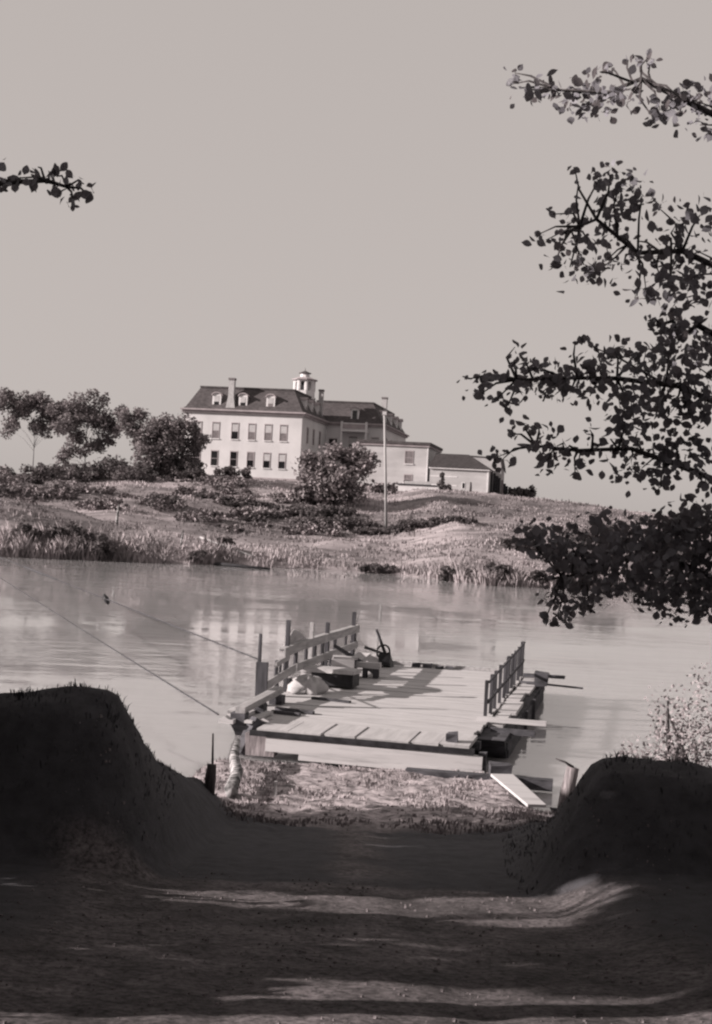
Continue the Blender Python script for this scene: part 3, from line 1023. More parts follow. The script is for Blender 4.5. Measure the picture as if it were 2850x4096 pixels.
# dark fence and shrubs to the right of the barn
fence = empty('board_fence', at(488, 497.5, 188) + Vector((0.2, 0, 0)), 0)
fence.location.z = z_far(fence.location.x, fence.location.y)
tag(fence, 'dark board fence running back from the barn corner', 'fence')
rr = random.Random(3)
for k in range(9):
    hgt = 3.4 - 0.3 * k + rr.uniform(-.12, .12)
    MB(k).box(0.42 * k, 0.42 * k + (0.36 if k % 3 else 0.3), 0.5 * k, 0.5 * k + 0.05, -1.0, hgt).build('board', M['dark' if k != 4 else 'stake'], fence)
bush('shrub', on_hill(515, 497, 192), 1.5, 1.2, 0.8, 30, 24, 0.3, 'dark shrub at the low end of the board fence', 'shrub', 'shrub', 'shrubs on the far bank', 3, 91)
bush('shrub', on_hill(527, 496, 190), 1.5, 1.2, 1.1, 34, 24, 0.3, 'round dark shrub alone on the skyline past the fence', 'shrub', 'shrub', 'shrubs on the far bank', 3, 92)
bush('shrub', on_hill(443, 495, 178), 1.5, 1.0, 0.5, 20, 22, 0.26, 'flat dark shrub at the end of the white trough', 'shrub', 'shrub', 'shrubs on the far bank', 3, 93)
bush('shrub', on_hill(402, 488, 177), 1.5, 1.0, 0.7, 22, 22, 0.26, 'dark shrub behind the tall pole', 'shrub', 'shrub', 'shrubs on the far bank', 3, 94)
bush('shrub', on_hill(382, 486, 172), 2.0, 1.0, 0.6, 26, 22, 0.26, 'row of pale twiggy shrub left of the pole', 'shrub', 'paleleaf', 'shrubs on the far bank', 3, 95)
bush('cone_shrub', on_hill(441, 493, 180), 0.42, 0.4, 1.0, 14, 24, 0.22, 'narrow dark pointed shrub beside the barn wall', 'shrub', 'shrub', None, 2, 96,
     pile=[(0, 0, 2.0, 0.22, 0.4, 5)])

# trough / low white box in front of the annex
tr = on_hill(418, 497, 176)
tro = empty('water_trough', tr + Vector((0, 0, 0.1)), -R(6))
tag(tro, 'long low white wooden trough on the grass before the annex', 'trough')
MB(1).box(-2.6, 2.6, -0.5, 0.5, -0.2, 0.62, 0.02).build('body', M['trim'], tro)
MB(2).box(-2.8, 2.4, -0.6, 0.6, 0.623, 0.78, 0.02).build('lid', M['dark'], tro)
MB(3).box(-1.8, 1.6, -0.3, 0.4, 0.783, 1.15, 0.08).build('load', M['blind'], tro)

# tall pole
pb_ = at(387, 519.5, 140); pb_.z = z_far(pb_.x, pb_.y)
pole = empty('telegraph_pole', pb_, 0)
tag(pole, 'tall bare wooden pole standing on the slope', 'pole')
ptop = at(384.5, 415, 140) - pb_
MB(4).tube([(0, 0, -0.5), Vector(ptop) * 0.5, ptop], [0.16, 0.14, 0.125], 8).build('shaft', M['rail'], pole, True)
MB(5).box(ptop.x - 0.2, ptop.x + 0.2, ptop.y - 0.2, ptop.y + 0.2, ptop.z, ptop.z + 0.35).build('cap', M['trim'], pole)

# stumps on the crest, stakes on the far slope
for (px, py, Y, h, r, lab, mt) in ((104, 474, 171, 2.1, 0.22, 'dark upright stump on the crest between the trees', 'bark'),
                                  (470, 495.5, 182, 1.4, 0.18, 'short dark post by the barn wall', 'bark'),
                                  (116, 530, 124, 2.3, 0.14, 'pale leaning stake on the grassy spur', 'birch'),
                                  (181, 543, 115, 1.5, 0.09, 'pale thin stake above the log by the landing', 'birch')):
    p = on_hill(px, py, Y)
    o = MB(int(px)).tube([(0, 0, -0.4), (0.05, 0, h * 0.5), (0.14 if mt == 'birch' else 0.02, 0, h)], [r, r * 0.9, r * 0.6], 7).build('stump' if mt == 'bark' else 'stake', M[mt], None, True)
    o.location = p
    tag(o, lab, 'post')

# floating log and planks at the far landing
p0, p1 = atz(187, 562.5, 0.06), atz(270, 569, 0.06)
lg = MB(8).tube([p0, p0.lerp(p1, 0.5) + Vector((0, 0, 0.08)), p1], [0.16, 0.15, 0.1], 7, 0.1).build('floating_log', M['dark'], None, True)
tag(lg, 'long dark log lying along the far waterline', 'log')
for k, (ax, ay, bx2, by2, lab) in enumerate(((190, 532, 232, 549, 'long pole lying on the far landing slope, the upper one'), (200, 541, 252, 560, 'long pole lying on the far landing slope, the lower one'))):
    q0, q1 = on_hill(ax, ay, 121 - 2 * k), on_hill(bx2, by2, 116 - 2 * k)
    o = MB(9 + k).tube([q0 + Vector((0, 0, 0.35)), q1 + Vector((0, 0, 0.3))], [0.11, 0.08], 6).build('fallen_pole', M['rail'], None, True)
    tag(o, lab, 'log')


# ------------------------------------------------------------------ the ferry
FO = Vector((-1.73, 27.0, 0.0))
FR = -R(12)
ferry = empty('cable_ferry', FO, FR)
tag(ferry, 'flat wooden cable ferry moored at the near landing', 'ferry')
DZ = 0.6
# hull
hx0, hx1, hy0, hy1 = -1.2, 4.72, 1.9, 13.5
h = MB()
h.add([(hx0, hy0 + 1.2, -0.4), (hx1, hy0 + 1.2, -0.4), (hx1, hy1 - 1.2, -0.4), (hx0, hy1 - 1.2, -0.4),
       (hx0, hy0, 0.47), (hx1, hy0, 0.47), (hx1, hy1, 0.47), (hx0, hy1, 0.47)],
      [(0, 3, 2, 1), (4, 5, 6, 7), (0, 1, 5, 4), (1, 2, 6, 5), (2, 3, 7, 6), (3, 0, 4, 7)])
hull = h.build('hull', M['tar'], ferry)
for k, (z0, z1) in enumerate(((0.0, 0.19), (0.2, 0.38))):
    s0 = 1.2 * (0.47 - z0) / 0.87
    for sx, nm in ((hx1, 1), (hx0, -1)):
        y0, y1 = hy0 + s0 + 0.05, hy1 - s0 - 0.05
        nseg = 3
        for q in range(nseg):
            a0 = y0 + (y1 - y0) * q / nseg; a1 = y0 + (y1 - y0) * (q + 1) / nseg - 0.015
            MB(k * 9 + q).box(min(sx, sx + nm * 0.035), max(sx, sx + nm * 0.035), a0, a1, z0, z1, 0.004).build('strake', M['tar'], hull)
# gunwale walkway outside the right rail, in short ledges
for q in range(5):
    y0 = 3.5 + 1.95 * q
    MB(60 + q).box(4.2, 4.52 + 0.1 * (q % 2), y0, y0 + 1.9, 0.48, 0.56 + 0.012 * (q % 3), 0.012).build('gunwale_board', M['plank'], ferry)
MB(66).box(-1.3, -1.02, 2.2, 13.4, 0.48, 0.58, 0.01).build('gunwale_board', M['plank'], ferry)
# main deck: planks laid across
y = 1.38
rr = random.Random(17)
k = 0
while y < 13.3:
    w = rr.uniform(0.25, 0.33)
    dz = rr.uniform(-0.008, 0.008)
    MB(k).box(-0.98 + rr.uniform(-0.06, 0.04), 4.14 + rr.uniform(-0.05, 0.05), y, y + w - 0.012, 0.53, DZ + dz, 0.004).build('deck_plank', M['plank'], ferry)
    y += w; k += 1
# apron boards at the shore end, laid lengthwise
for k, (x0, x1, ya) in enumerate(((-0.02, 0.62, 0.02), (0.64, 1.30, -0.03), (1.36, 1.98, 0.0), (2.03, 3.04, -0.04), (3.10, 3.62, 0.02), (3.635, 4.22, 0.06))):
    MB(80 + k).box(x0, x1, ya, 1.36 + 0.02 * (k % 2), 0.545, DZ + 0.012 + 0.006 * (k % 3), 0.008).build('apron_board', M['apron'], ferry)
MB(88).box(-0.05, 4.3, 0.12, 0.32, 0.40, 0.542).build('apron_header', M['tar'], ferry)
MB(89).box(-0.05, 4.3, 1.2, 1.42, 0.36, 0.52).build('apron_header', M['tar'], ferry)
for x in (0.3, 1.6, 2.9, 4.0):
    MB(90).box(x - 0.09, x + 0.09, 0.33, 1.19, 0.36, 0.53).build('apron_stringer', M['tar'], ferry)
# fascia on the shore end
MB(91).box(0.22, 4.5, -0.10, 0.03, 0.19, 0.455, 0.012).build('fascia_board', M['fascia'], ferry)
MB(92).box(0.9, 4.55, -0.14, -0.02, 0.08, 0.18, 0.012).build('fascia_board', M['fascia'], ferry)
MB(87).box(-0.12, 4.34, -0.12, -0.06, 0.475, 0.588, 0.006).build('apron_shade_strip', M['iron'], ferry)  # dark strip standing for the board ends and the shaded gap below them
MB(93).box(-0.25, 0.35, 0.05, 0.3, 0.05, 0.5, 0.02).build('corner_block', M['stake'], ferry)
MB(94).beam((-0.4, 0.25, 0.02), (-0.2, 0.6, 0.7), 0.2, 0.2).build('corner_post', M['tar'], ferry)
MB(95).box(4.42, 4.56, -0.02, 0.16, 0.0, 0.52, 0.01).build('corner_post', M['tar'], ferry)
# kerb timber and its blocks on the left
MB(96).beam((-0.52, 0.5, 0.86), (-0.62, 3.9, 0.88), 0.2, 0.14, j=0.01).build('kerb_timber', M['rail'], ferry)
for yb in (0.5, 1.9, 3.4):
    MB(97).box(-0.72, -0.42, yb, yb + 0.3, 0.55, 0.80).build('kerb_block', M['tar'], ferry)
MB(98).beam((-0.75, 0.3, 0.64), (-0.75, 2.2, 0.64), 0.3, 0.08).build('kerb_board', M['plank'], ferry)
MB(99).beam((-0.3, 0.35, 0.66), (-0.28, 1.9, 0.66), 0.16, 0.05).build('kerb_board', M['plank'], ferry)
# loose boards on deck
MB(100).beam((-0.35, 2.65, 0.64), (0.55, 2.45, 0.64), 0.10, 0.06).build('loose_board', M['tar'], ferry)
MB(101).beam((-0.3, 2.15, 0.64), (0.35, 2.05, 0.64), 0.10, 0.06).build('loose_board', M['tar'], ferry)
MB(102).beam((-0.05, 4.75, 0.63), (0.9, 4.55, 0.63), 0.12, 0.06).build('loose_board', M['tar'], ferry)

# left rail
LX = -0.93
for y, hgt, r, mt in ((3.2, 1.58, 0.035, 'slat'), (5.6, 1.72, 0.05, 'slat'), (8.0, 1.5, 0.05, 'rail'), (9.8, 1.38, 0.045, 'slat'), (13.2, 1.45, 0.05, 'slat')):
    MB(int(y * 10)).box(LX - r, LX + r, y - r, y + r, 0.5, DZ + hgt, 0.008).build('rail_post', M[mt], ferry)
MB(110).box(LX - 0.04, LX + 0.22, 3.10, 3.16, 0.52, DZ + 0.95, 0.015).build('post_plank', M['slat'], ferry)
rail_pts = [(5.1, 0.98), (7.2, 1.0), (9.4, 0.98), (11.5, 0.95), (13.7, 0.93)]
for (ya, za), (yb, zb) in zip(rail_pts[:-1], rail_pts[1:]):
    MB(int(ya)).beam((LX + 0.07, ya, DZ + za), (LX + 0.07, yb - 0.02, DZ + zb), 0.04, 0.19).build('top_rail', M['rail'], ferry)
    MB(int(ya)).beam((LX + 0.0, ya + 0.05, DZ + za + 0.10), (LX + 0.0, yb - 0.02, DZ + zb + 0.10), 0.16, 0.035).build('cap_rail', M['rail'], ferry)
MB(111).beam((LX + 0.08, 3.2, DZ + 0.36), (LX + 0.08, 6.2, DZ + 0.52), 0.035, 0.2).build('mid_rail', M['rail'], ferry)
MB(112).beam((LX + 0.08, 6.25, DZ + 0.52), (LX + 0.08, 9.9, DZ + 0.50), 0.035, 0.2).build('mid_rail', M['rail'], ferry)
MB(113).beam((LX + 0.08, 9.93, DZ + 0.50), (LX + 0.08, 13.5, DZ + 0.48), 0.035, 0.2).build('mid_rail', M['rail'], ferry)
MB(114).beam((LX + 0.09, 4.3, DZ + 0.78), (LX + 0.09, 5.5, DZ + 0.86), 0.035, 0.12).build('top_rail', M['rail'], ferry)
for q, (yy, z0, z1, w) in enumerate(((4.6, 0.38, 0.85, 0.16), (4.95, 0.4, 0.85, 0.06), (5.35, 0.4, 0.88, 0.12), (6.4, 0.42, 0.95, 0.2), (7.4, 0.5, 0.92, 0.16), (8.35, 0.4, 0.92, 0.2), (9.2, 0.45, 0.95, 0.22),
                                    (9.9, 0.35, 0.9, 0.1), (10.7, 0.42, 0.88, 0.18), (12.1, 0.4, 0.9, 0.14), (13.3, 0.45, 0.86, 0.26),
                                    (8.1, 0.0, 0.42, 0.2), (9.3, 0.0, 0.42, 0.2), (10.2, 0.0, 0.42, 0.14), (11.0, 0.0, 0.4, 0.12), (13.2, 0.0, 0.4, 0.24), (4.7, 0.0, 0.3, 0.2), (5.9, 0.0, 0.3, 0.24))):
    MB(120 + q).box(LX + 0.0, LX + 0.05, yy - w / 2, yy + w / 2, DZ + z0, DZ + z1, 0.006).build('rail_slat', M['slat'], ferry)

# right rail: upright boards with a thin rail through them
RX = 4.1
for q in range(10):
    yy = 3.75 + q * 0.98 + (0.0, 0.1, -0.08, 0.05, 0.12)[q % 5]
    w = (0.12, 0.10, 0.11, 0.14, 0.11, 0.3, 0.10, 0.12, 0.12, 0.34)[q]
    hgt = 0.86 + (0.0, 0.03, 0.02, 0.05, 0.0, 0.08, 0.04, 0.05, 0.06, 0.12)[q]
    MB(140 + q).box(RX - 0.036, RX + 0.036, yy - w / 2, yy + w / 2, 0.45, DZ + hgt, 0.008).build('rail_post', M['slat'], ferry)
MB(151).beam((RX + 0.045, 3.7, DZ + 0.83), (RX + 0.045, 12.8, DZ + 0.95), 0.03, 0.045).build('top_rail', M['slat'], ferry)
MB(152).beam((RX + 0.045, 3.7, DZ + 0.40), (RX + 0.045, 12.8, DZ + 0.44), 0.03, 0.08).build('mid_rail', M['slat'], ferry)
# beams that stick out over the right side
MB(153).beam((3.95, 3.55, DZ + 0.05), (5.45, 3.5, DZ + 0.06), 0.13, 0.1).build('outrigger_beam', M['plank'], ferry)
MB(154).beam((4.3, 3.15, DZ - 0.12), (5.25, 3.1, DZ - 0.11), 0.12, 0.12).build('outrigger_beam', M['tar'], ferry)
MB(155).beam((4.2, 12.2, DZ + 0.1), (5.35, 12.15, DZ + 0.12), 0.12, 0.09).build('outrigger_beam', M['tar'], ferry)
MB(156).beam((4.2, 11.2, DZ + 0.02), (5.9, 11.1, DZ - 0.02), 0.05, 0.05).build('outrigger_beam', M['tar'], ferry)
MB(157).box(4.6, 4.95, 11.0, 11.5, DZ - 0.02, DZ + 0.3, 0.03).build('cable_block', M['tar'], ferry)
for q, y0 in enumerate((6.3, 8.6)):
    MB(158 + q).box(4.75, 4.83, y0, y0 + 0.18, 0.0, 0.5).build('fender', M['slat'], hull)
# chain of small dark fittings along the far end and a stop timber
MB(160).beam((-0.9, 13.28, DZ + 0.05), (4.1, 13.28, DZ + 0.05), 0.12, 0.09).build('end_sill', M['rail'], ferry)
for q, x in enumerate((0.9, 1.25, 1.6, 1.9)):
    MB(161 + q).box(x, x + 0.22, 12.9, 13.1, DZ + 0.002, DZ + 0.1, 0.03).build('cleat', M['tar'], ferry)
MB(165).box(3.75, 3.95, 0.25, 0.5, DZ + 0.02, DZ + 0.2, 0.02).build('ring_bolt_block', M['tar'], ferry)

# --- things on the deck (top level)
def fpt(x, y, z):
    return ferry.matrix_basis @ Vector((x, y, z))


def deck_thing(name, x, y, z, label, cat, rz=0.0):
    o = empty(name, fpt(x, y, z), FR + rz)
    tag(o, label, cat)
    return o


DT = DZ + 0.012
# canvas heap
g = np.random.default_rng(3)
hv, hf = [], []
NS, NR = 22, 9
for i in range(NR):
    t = i / (NR - 1)
    for k in range(NS):
        a = 2 * math.pi * k / NS
        r = (0.52 * math.cos(t * math.pi / 2) ** 0.7 + 0.02) * (1 + 0.5 * mnoise.noise(Vector((math.cos(a) * 1.9, math.sin(a) * 1.9, t * 2.6))))
        hv.append((r * math.cos(a) * 0.85 + 0.1 * t, r * math.sin(a) * 0.8, 0.36 * math.sin(t * math.pi / 2) * (1 + 0.5 * mnoise.noise(Vector((math.cos(a) * 2, math.sin(a) * 2, 7))))))
for i in range(NR - 1):
    for k in range(NS):
        hf.append((i * NS + k, i * NS + (k + 1) % NS, (i + 1) * NS + (k + 1) % NS, (i + 1) * NS + k))
hf.append(tuple((NR - 1) * NS + k for k in range(NS)))
hf.append(tuple(reversed(range(NS))))
cv = raw_mesh('canvas_heap', hv, hf, M['cloth'], None, True)
cv.location = fpt(-0.45, 5.75, DT); cv.rotation_euler = (0, 0, FR)
tag(cv, 'heap of white canvas on the ferry deck beside the left rail', 'canvas')

bx = deck_thing('tool_chest', -0.15, 7.2, DT, 'low dark chest with a white lid on the deck', 'chest', R(-4))
MB(1).box(-0.42, 0.62, -0.3, 0.3, 0.05, 0.36, 0.01).build('body', M['iron'], bx)
MB(2).box(-0.75, 0.66, -0.36, 0.36, 0.362, 0.46, 0.015).build('lid', M['cloth'], bx)
MB(3).box(-0.74, -0.45, -0.28, 0.28, 0.0, 0.358, 0.02).build('side_board', M['plank'], bx)

cr = deck_thing('wooden_crate', -0.3, 9.2, DT, 'small crate with one pale end beside the chest', 'crate', R(15))
MB(4).box(-0.2, 0.3, -0.25, 0.25, 0.0, 0.5, 0.01).build('body', M['tar'], cr)
MB(5).box(-0.34, 0.26, -0.29, -0.254, -0.0, 0.5, 0.01).build('end_board', M['plank'], cr)
MB(6).box(-0.3, 0.34, -0.28, 0.3, 0.503, 0.56, 0.01).build('lid', M['plank'], cr)

st = deck_thing('low_stool', 0.2, 9.6, DT, 'low white topped bench on dark legs on the deck', 'bench', R(5))
MB(7).box(-0.42, 0.42, -0.2, 0.2, 0.26, 0.40, 0.015).build('seat', M['plank'], st)
for q, (lx, ly) in enumerate(((-0.32, -0.12), (0.02, -0.12), (0.3, -0.12), (-0.32, 0.12), (0.3, 0.12))):
    MB(8 + q).box(lx - 0.07, lx + 0.07, ly - 0.05, ly + 0.05, 0.0, 0.258).build('leg', M['slat'], st)

wi = deck_thing('winch', -0.05, 12.4, DT, 'iron winch with hooped wheel at the far corner of the ferry', 'winch', R(5))
MB(11).box(0.1, 0.5, -0.25, 0.25, 0.0, 0.36, 0.09).build('gear_case', M['iron'], wi)
ring = [(0.2 + 0.17 * math.cos(t), -0.05 + 0.16 * math.cos(t), 0.42 + 0.2 * math.sin(t)) for t in [2 * math.pi * k / 14 for k in range(15)]]
MB(12).tube(ring, [0.028] * len(ring), 6).build('wheel_hoop', M['iron'], wi, True)
MB(13).tube([(-0.9, 0, 0.12), (-0.4, -0.05, 0.25), (0.2, 0, 0.3)], [0.05, 0.07, 0.06], 7).build('drum_shaft', M['iron'], wi, True)
MB(14).tube([(-0.35, 0, 0.52), (0.0, 0.0, 0.42), (0.25, 0, 0.35)], [0.05, 0.04, 0.04], 6).build('crank', M['iron'], wi, True)
MB(15).box(-0.35, 0.12, -0.18, 0.2, 0.02, 0.34, 0.06).build('sack', M['cloth'], wi)

p_top = at(376.5, 629, 39.3); 
lp = MB(16).beam(fpt(0.3, 12.7, DT), at(376.5, 629.5, 39.0), 0.08, 0.08, w1=0.05, h1=0.05).build('mooring_pole', M['slat'])
tag(lp, 'dark slim pole leaning at the far corner of the ferry', 'pole')
lp = MB(17).beam(fpt(0.3, 10.5, DT + 0.05), at(334.5, 645.5, 35.6), 0.10, 0.14, w1=0.05, h1=0.08).build('leaning_plank', M['slat'])
tag(lp, 'dark plank leaning from the deck against the left rail', 'plank')
lp = MB(18).beam(fpt(-0.55, 10.9, DT + 0.05), fpt(-0.3, 11.9, DT + 0.35), 0.4, 0.12).build('canvas_roll', M['cloth'])
tag(lp, 'white folded canvas lying before the winch', 'canvas')
# cloth draped over the left rail
dv, df = [], []
for i in range(9):
    for k in range(7):
        u, v = i / 8, k / 6
        s = 0.5 - abs(u - 0.5)
        yv = 5.75 + 1.9 * u
        zz = DZ + 1.12 + 0.28 * math.sin(u * math.pi) * (1 - v) - v * (0.25 + 0.1 * math.sin(5 * u)) * 0.6
        dv.append((LX - 0.1 - 0.12 * v + 0.03 * math.sin(9 * u + 4 * v), yv, zz))
for i in range(8):
    for k in range(6):
        a0 = i * 7 + k
        df.append((a0, a0 + 1, a0 + 8, a0 + 7))
dr = raw_mesh('draped_cloth', dv, df, M['cloth'], None, True)
sm = dr.modifiers.new('thickness', 'SOLIDIFY'); sm.thickness = 0.02
dr.location = FO; dr.rotation_euler = (0, 0, FR)
tag(dr, 'white cloth hung over the left rail between two posts', 'cloth')

# cables
def cable(name, p0, p1, r, sag, label, knots=()):
    pts = []
    for k in range(25):
        t = k / 24
        p = Vector(p0).lerp(Vector(p1), t)
        p.z -= sag * 4 * t * (1 - t)
        pts.append(p)
    o = MB(5).tube(pts, [r] * 25, 6).build(name, M['wire'], None, True)
    tag(o, label, 'cable')
    return o


a0 = fpt(-0.9, 0.25, 0.78)
far2 = at(30, 596, 46); d2 = far2 - a0
cable('ferry_cable', a0, a0 + d2 * 1.8, 0.019, 0.02, 'steel cable from the near corner of the ferry out over the river')
a1 = fpt(LX, 3.2, DZ + 1.0)
far1 = at(30, 569, 60); d1 = far1 - a1
cab1 = cable('ferry_cable', a1, a1 + d1 * 1.8, 0.021, 0.0, 'steel cable from the tall rail post out over the river')
blk = MB(6).tube([a1 + d1 * 0.505 + Vector((-0.09, 0.1, 0.14)), a1 + d1 * 0.505, a1 + d1 * 0.505 + Vector((0.1, -0.1, -0.14))], [0.05, 0.1, 0.05], 8).build('pulley', M['iron'], cab1, True)
slv = MB(7).tube([a1 + d1 * 0.79, a1 + d1 * 0.9, a1 + d1 * 1.05], [0.03, 0.05, 0.05], 7).build('rope_splice', M['wire'], cab1, True)

# ------------------------------------------------------------------ the near landing
p0 = Vector((-1.72, 21.4, 0.0)); p0.z = z_near(p0.x, p0.y) + 0.12
p1 = Vector((-2.02, 25.9, 0.52))
log = MB(21).tube([p0, p0.lerp(p1, 0.3) + Vector((0.05, 0, 0.02)), p0.lerp(p1, 0.65) + Vector((-0.04, 0, 0.0)), p1], [0.12, 0.1, 0.085, 0.06], 10, 0.2).build('birch_log', M['birch'], None, True)
tag(log, 'pale peeling log lying from the bank up to the ferry corner', 'log')

q = at(209.5, 782, 19.6); q.z = z_near(q.x, q.y)
stp = MB(22).tube([(0, 0, -0.3), (0.01, 0, 0.2), (0.02, 0, 0.36)], [0.085, 0.08, 0.07], 8, 0.08).build('stump', M['bark'], None, True)
stp.location = q
tag(stp, 'dark cut stump on the edge of the left mound', 'stump')
q = at(213, 780, 19.8); q.z = z_near(q.x, q.y)
stk = MB(23).tube([(0, 0, -0.2), (-0.02, 0, 0.45), (-0.035, 0, 0.86)], [0.022, 0.018, 0.012], 6).build('stick', M['bark'], None, True)
stk.location = q
tag(stk, 'thin upright stick beside the dark cut stump', 'stick')
q = atz(562.5, 797, 0.5); q.z = z_near(q.x, q.y)
pil = empty('mooring_post', q)
MB(24).tube([(0, 0, -0.4), (0.07, 0, 0.35), (0.15, 0.0, 0.80)], [0.13, 0.115, 0.1], 10, 0.06).build('shaft', M['stake'], pil, True)
MB(25).tube([(0.15, 0, 0.8), (0.02, 0, 0.88), (-0.14, 0.02, 0.93)], [0.03, 0.02, 0.012], 6).build('twig', M['bark'], pil, True)
tag(pil, 'leaning weathered mooring post at the foot of the right mound', 'post')
q = atz(275, 796, 0.4); q.z = z_near(q.x, q.y)
ss = MB(26).box(-0.022, 0.022, -0.02, 0.02, -0.1, 0.24, 0.004).build('stake', M['fascia'])
ss.location = q
tag(ss, 'tiny white stake in the mud below the ferry corner', 'stake')
# white board, dark sill timbers
pa, pb2 = Vector((2.95, 25.2, 0)), Vector((3.3, 22.9, 0))
pa.z = z_near(pa.x, pa.y) + 0.12; pb2.z = z_near(pb2.x, pb2.y) + 0.09
wb = MB(27).beam(pa, pb2, 0.42, 0.05, w1=0.32).build('white_board', M['fascia'])
tag(wb, 'broad white board lying on the mud at the right of the ferry', 'board')
pa, pb2 = Vector((3.72, 24.6, 0)), Vector((3.8, 22.3, 0))
pa.z = z_near(pa.x, pa.y) + 0.1; pb2.z = z_near(pb2.x, pb2.y) + 0.06
wb = MB(28).beam(pa, pb2, 0.16, 0.12).build('dark_timber', M['tar'])
tag(wb, 'dark timber lying beside the broad white board', 'timber')
pa, pb2 = Vector((1.2, 25.7, 0.12)), Vector((3.9, 25.2, 0.14))
wb = MB(29).beam(pa, pb2, 0.24, 0.2).build('sill_log', M['tar'])
tag(wb, 'long dark sill timber under the front of the ferry', 'timber')
wb = MB(30).box(2.75, 3.15, 25.35, 25.65, 0.2, 0.42, 0.02).build('timber_block', M['tar'])
tag(wb, 'dark timber block on top of the long sill', 'timber')

# stones and clods on the sunlit landing
rs = np.random.default_rng(31)
ns = 0
labels_used = 0
stv, stf = [], []
while ns < 900:
    x, y = rs.uniform(-2.2, 3.4), rs.uniform(19.5, 26.4)
    s = 0.008 + 0.035 * rs.random() ** 4
    z = z_near(x, y)
    b = len(stv)
    for i in range(2):
        for k in range(5):
            t = 2 * math.pi * k / 5 + i * 0.5
            r = s * (1.0 if i == 0 else 0.6) * rs.uniform(0.8, 1.2)
            stv.append((x + r * math.cos(t), y + r * math.sin(t), z + (-0.02 if i == 0 else s * 0.8)))
    for k in range(5):
        stf.append((b + k, b + (k + 1) % 5, b + 5 + (k + 1) % 5, b + 5 + k))
    stf.append(tuple(b + 5 + k for k in range(5)))
    ns += 1
ns = 0
while ns < 2600:
    x, y = rs.uniform(-2.6, 3.2), 6.4 + 6.6 * rs.random()
    q_ = 0.004 + 0.016 * rs.random() ** 4
    z = z_near(x, y); b = len(stv)
    for i in range(2):
        for k in range(4):
            t = math.pi * k / 2 + i * 0.5
            r = q_ * (1.0 if i == 0 else 0.6) * rs.uniform(0.8, 1.2)
            stv.append((x + r * math.cos(t), y + r * math.sin(t), z + (-0.01 if i == 0 else q_ * 0.8)))
    for k in range(4):
        stf.append((b + k, b + (k + 1) % 4, b + 4 + (k + 1) % 4, b + 4 + k))
    stf.append(tuple(b + 4 + k for k in range(4)))
    ns += 1
stn = raw_mesh('gravel', stv, stf, M['stone'])
tag(stn, 'stones and clods scattered over the landing and the road', 'gravel', kind='stuff')

# weeds on the landing and on the mounds
pts, hs = [], []
while len(pts) < 4200:
    x, y = rng.uniform(-3.2, 4.2), rng.uniform(18.6, 26.0)
    d = 0.5 + 0.5 * math.tanh(4 * fbm(x * 0.9, y * 1.1, 14.0, 3))
    if rng.random() > d ** 2:
        continue
    pts.append((x, y, z_near(x, y))); hs.append(0.02 + 0.05 * d)
wd = blades('weeds', pts, hs, 0.012, M['fargrass'], rng, lean=0.7)
tag(wd, 'short trampled weeds on the sunlit landing', 'weeds', kind='stuff')
pts, hs = [], []
while len(pts) < 9000:
    x, y = rng.uniform(-6, 6), rng.uniform(12.4, 21)
    hw = float(pl(y, [0, 14, 19, 24], [1.45, 1.5, 2.0, 2.8]))
    if abs(x) < hw + 0.25:
        continue
    pts.append((x, y, z_near(x, y))); hs.append(0.02 + 0.045 * rng.random() ** 2)
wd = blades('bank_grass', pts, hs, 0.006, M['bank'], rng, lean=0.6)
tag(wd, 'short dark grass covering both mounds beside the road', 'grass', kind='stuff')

# sunlit brush at the water's edge behind the right mound
for k, (px, py, Y, rx, rz, n_, lab) in enumerate(((672, 735, 23.5, 0.7, 1.15, 60, 'tall pale bush at the waterline behind the right mound'),
                                            (644, 750, 23.0, 0.55, 0.75, 36, 'low pale bush at the waterline behind the right mound'),
                                            (704, 720, 24.0, 0.8, 1.45, 80, 'tallest pale bush at the right edge by the water'),
                                            (615, 760, 22.5, 0.35, 0.5, 16, 'small pale bush behind the mooring post'))):
    p = at(px, py, Y); p.z = max(-0.05, z_near(p.x, p.y))
    bush('waterside_bush', p, rx, rx, rz, n_, 26, 0.036, lab, 'bush', 'sallow', 'brush by the near waterline', 6, 200 + k, bias=0.6)


# ------------------------------------------------------------------ near trees
def leaf_mesh():
    """one notched leaf, unit length, slightly folded"""
    pts = [(0, -0.5, 0), (0.15, -0.36, 0.02), (0.27, -0.14, 0.05), (0.30, 0.06, 0.06), (0.22, 0.27, 0.03), (0.09, 0.42, 0.0), (0, 0.56, -0.04),
           (-0.1, 0.4, 0.0), (-0.23, 0.25, 0.03), (-0.29, 0.04, 0.06), (-0.26, -0.17, 0.05), (-0.14, -0.37, 0.02)]
    return np.array(pts) * np.array([1.25, 1.0, 1.3])


LEAF = leaf_mesh()


def rand_rot(n, g, droop=0.35):
    """n rotation matrices; leaf length hangs a little downward"""
    a = g.normal(size=(n, 3)); a[:, 2] -= droop; a /= np.linalg.norm(a, axis=1)[:, None]
    b = g.normal(size=(n, 3)); b -= (b * a).sum(1)[:, None] * a; b /= np.linalg.norm(b, axis=1)[:, None]
    c = np.cross(b, a)
    return np.stack([b, a, c], 2)          # columns x, y, z


def leaves_mesh(P, S, g):
    n = len(P)
    Rm = rand_rot(n, g)
    V = np.einsum('nij,kj->nki', Rm, LEAF) * S[:, None, None] + P[:, None, :]
    K = len(LEAF)
    return V.reshape(-1, 3), np.arange(n * K).reshape(-1, K), Rm


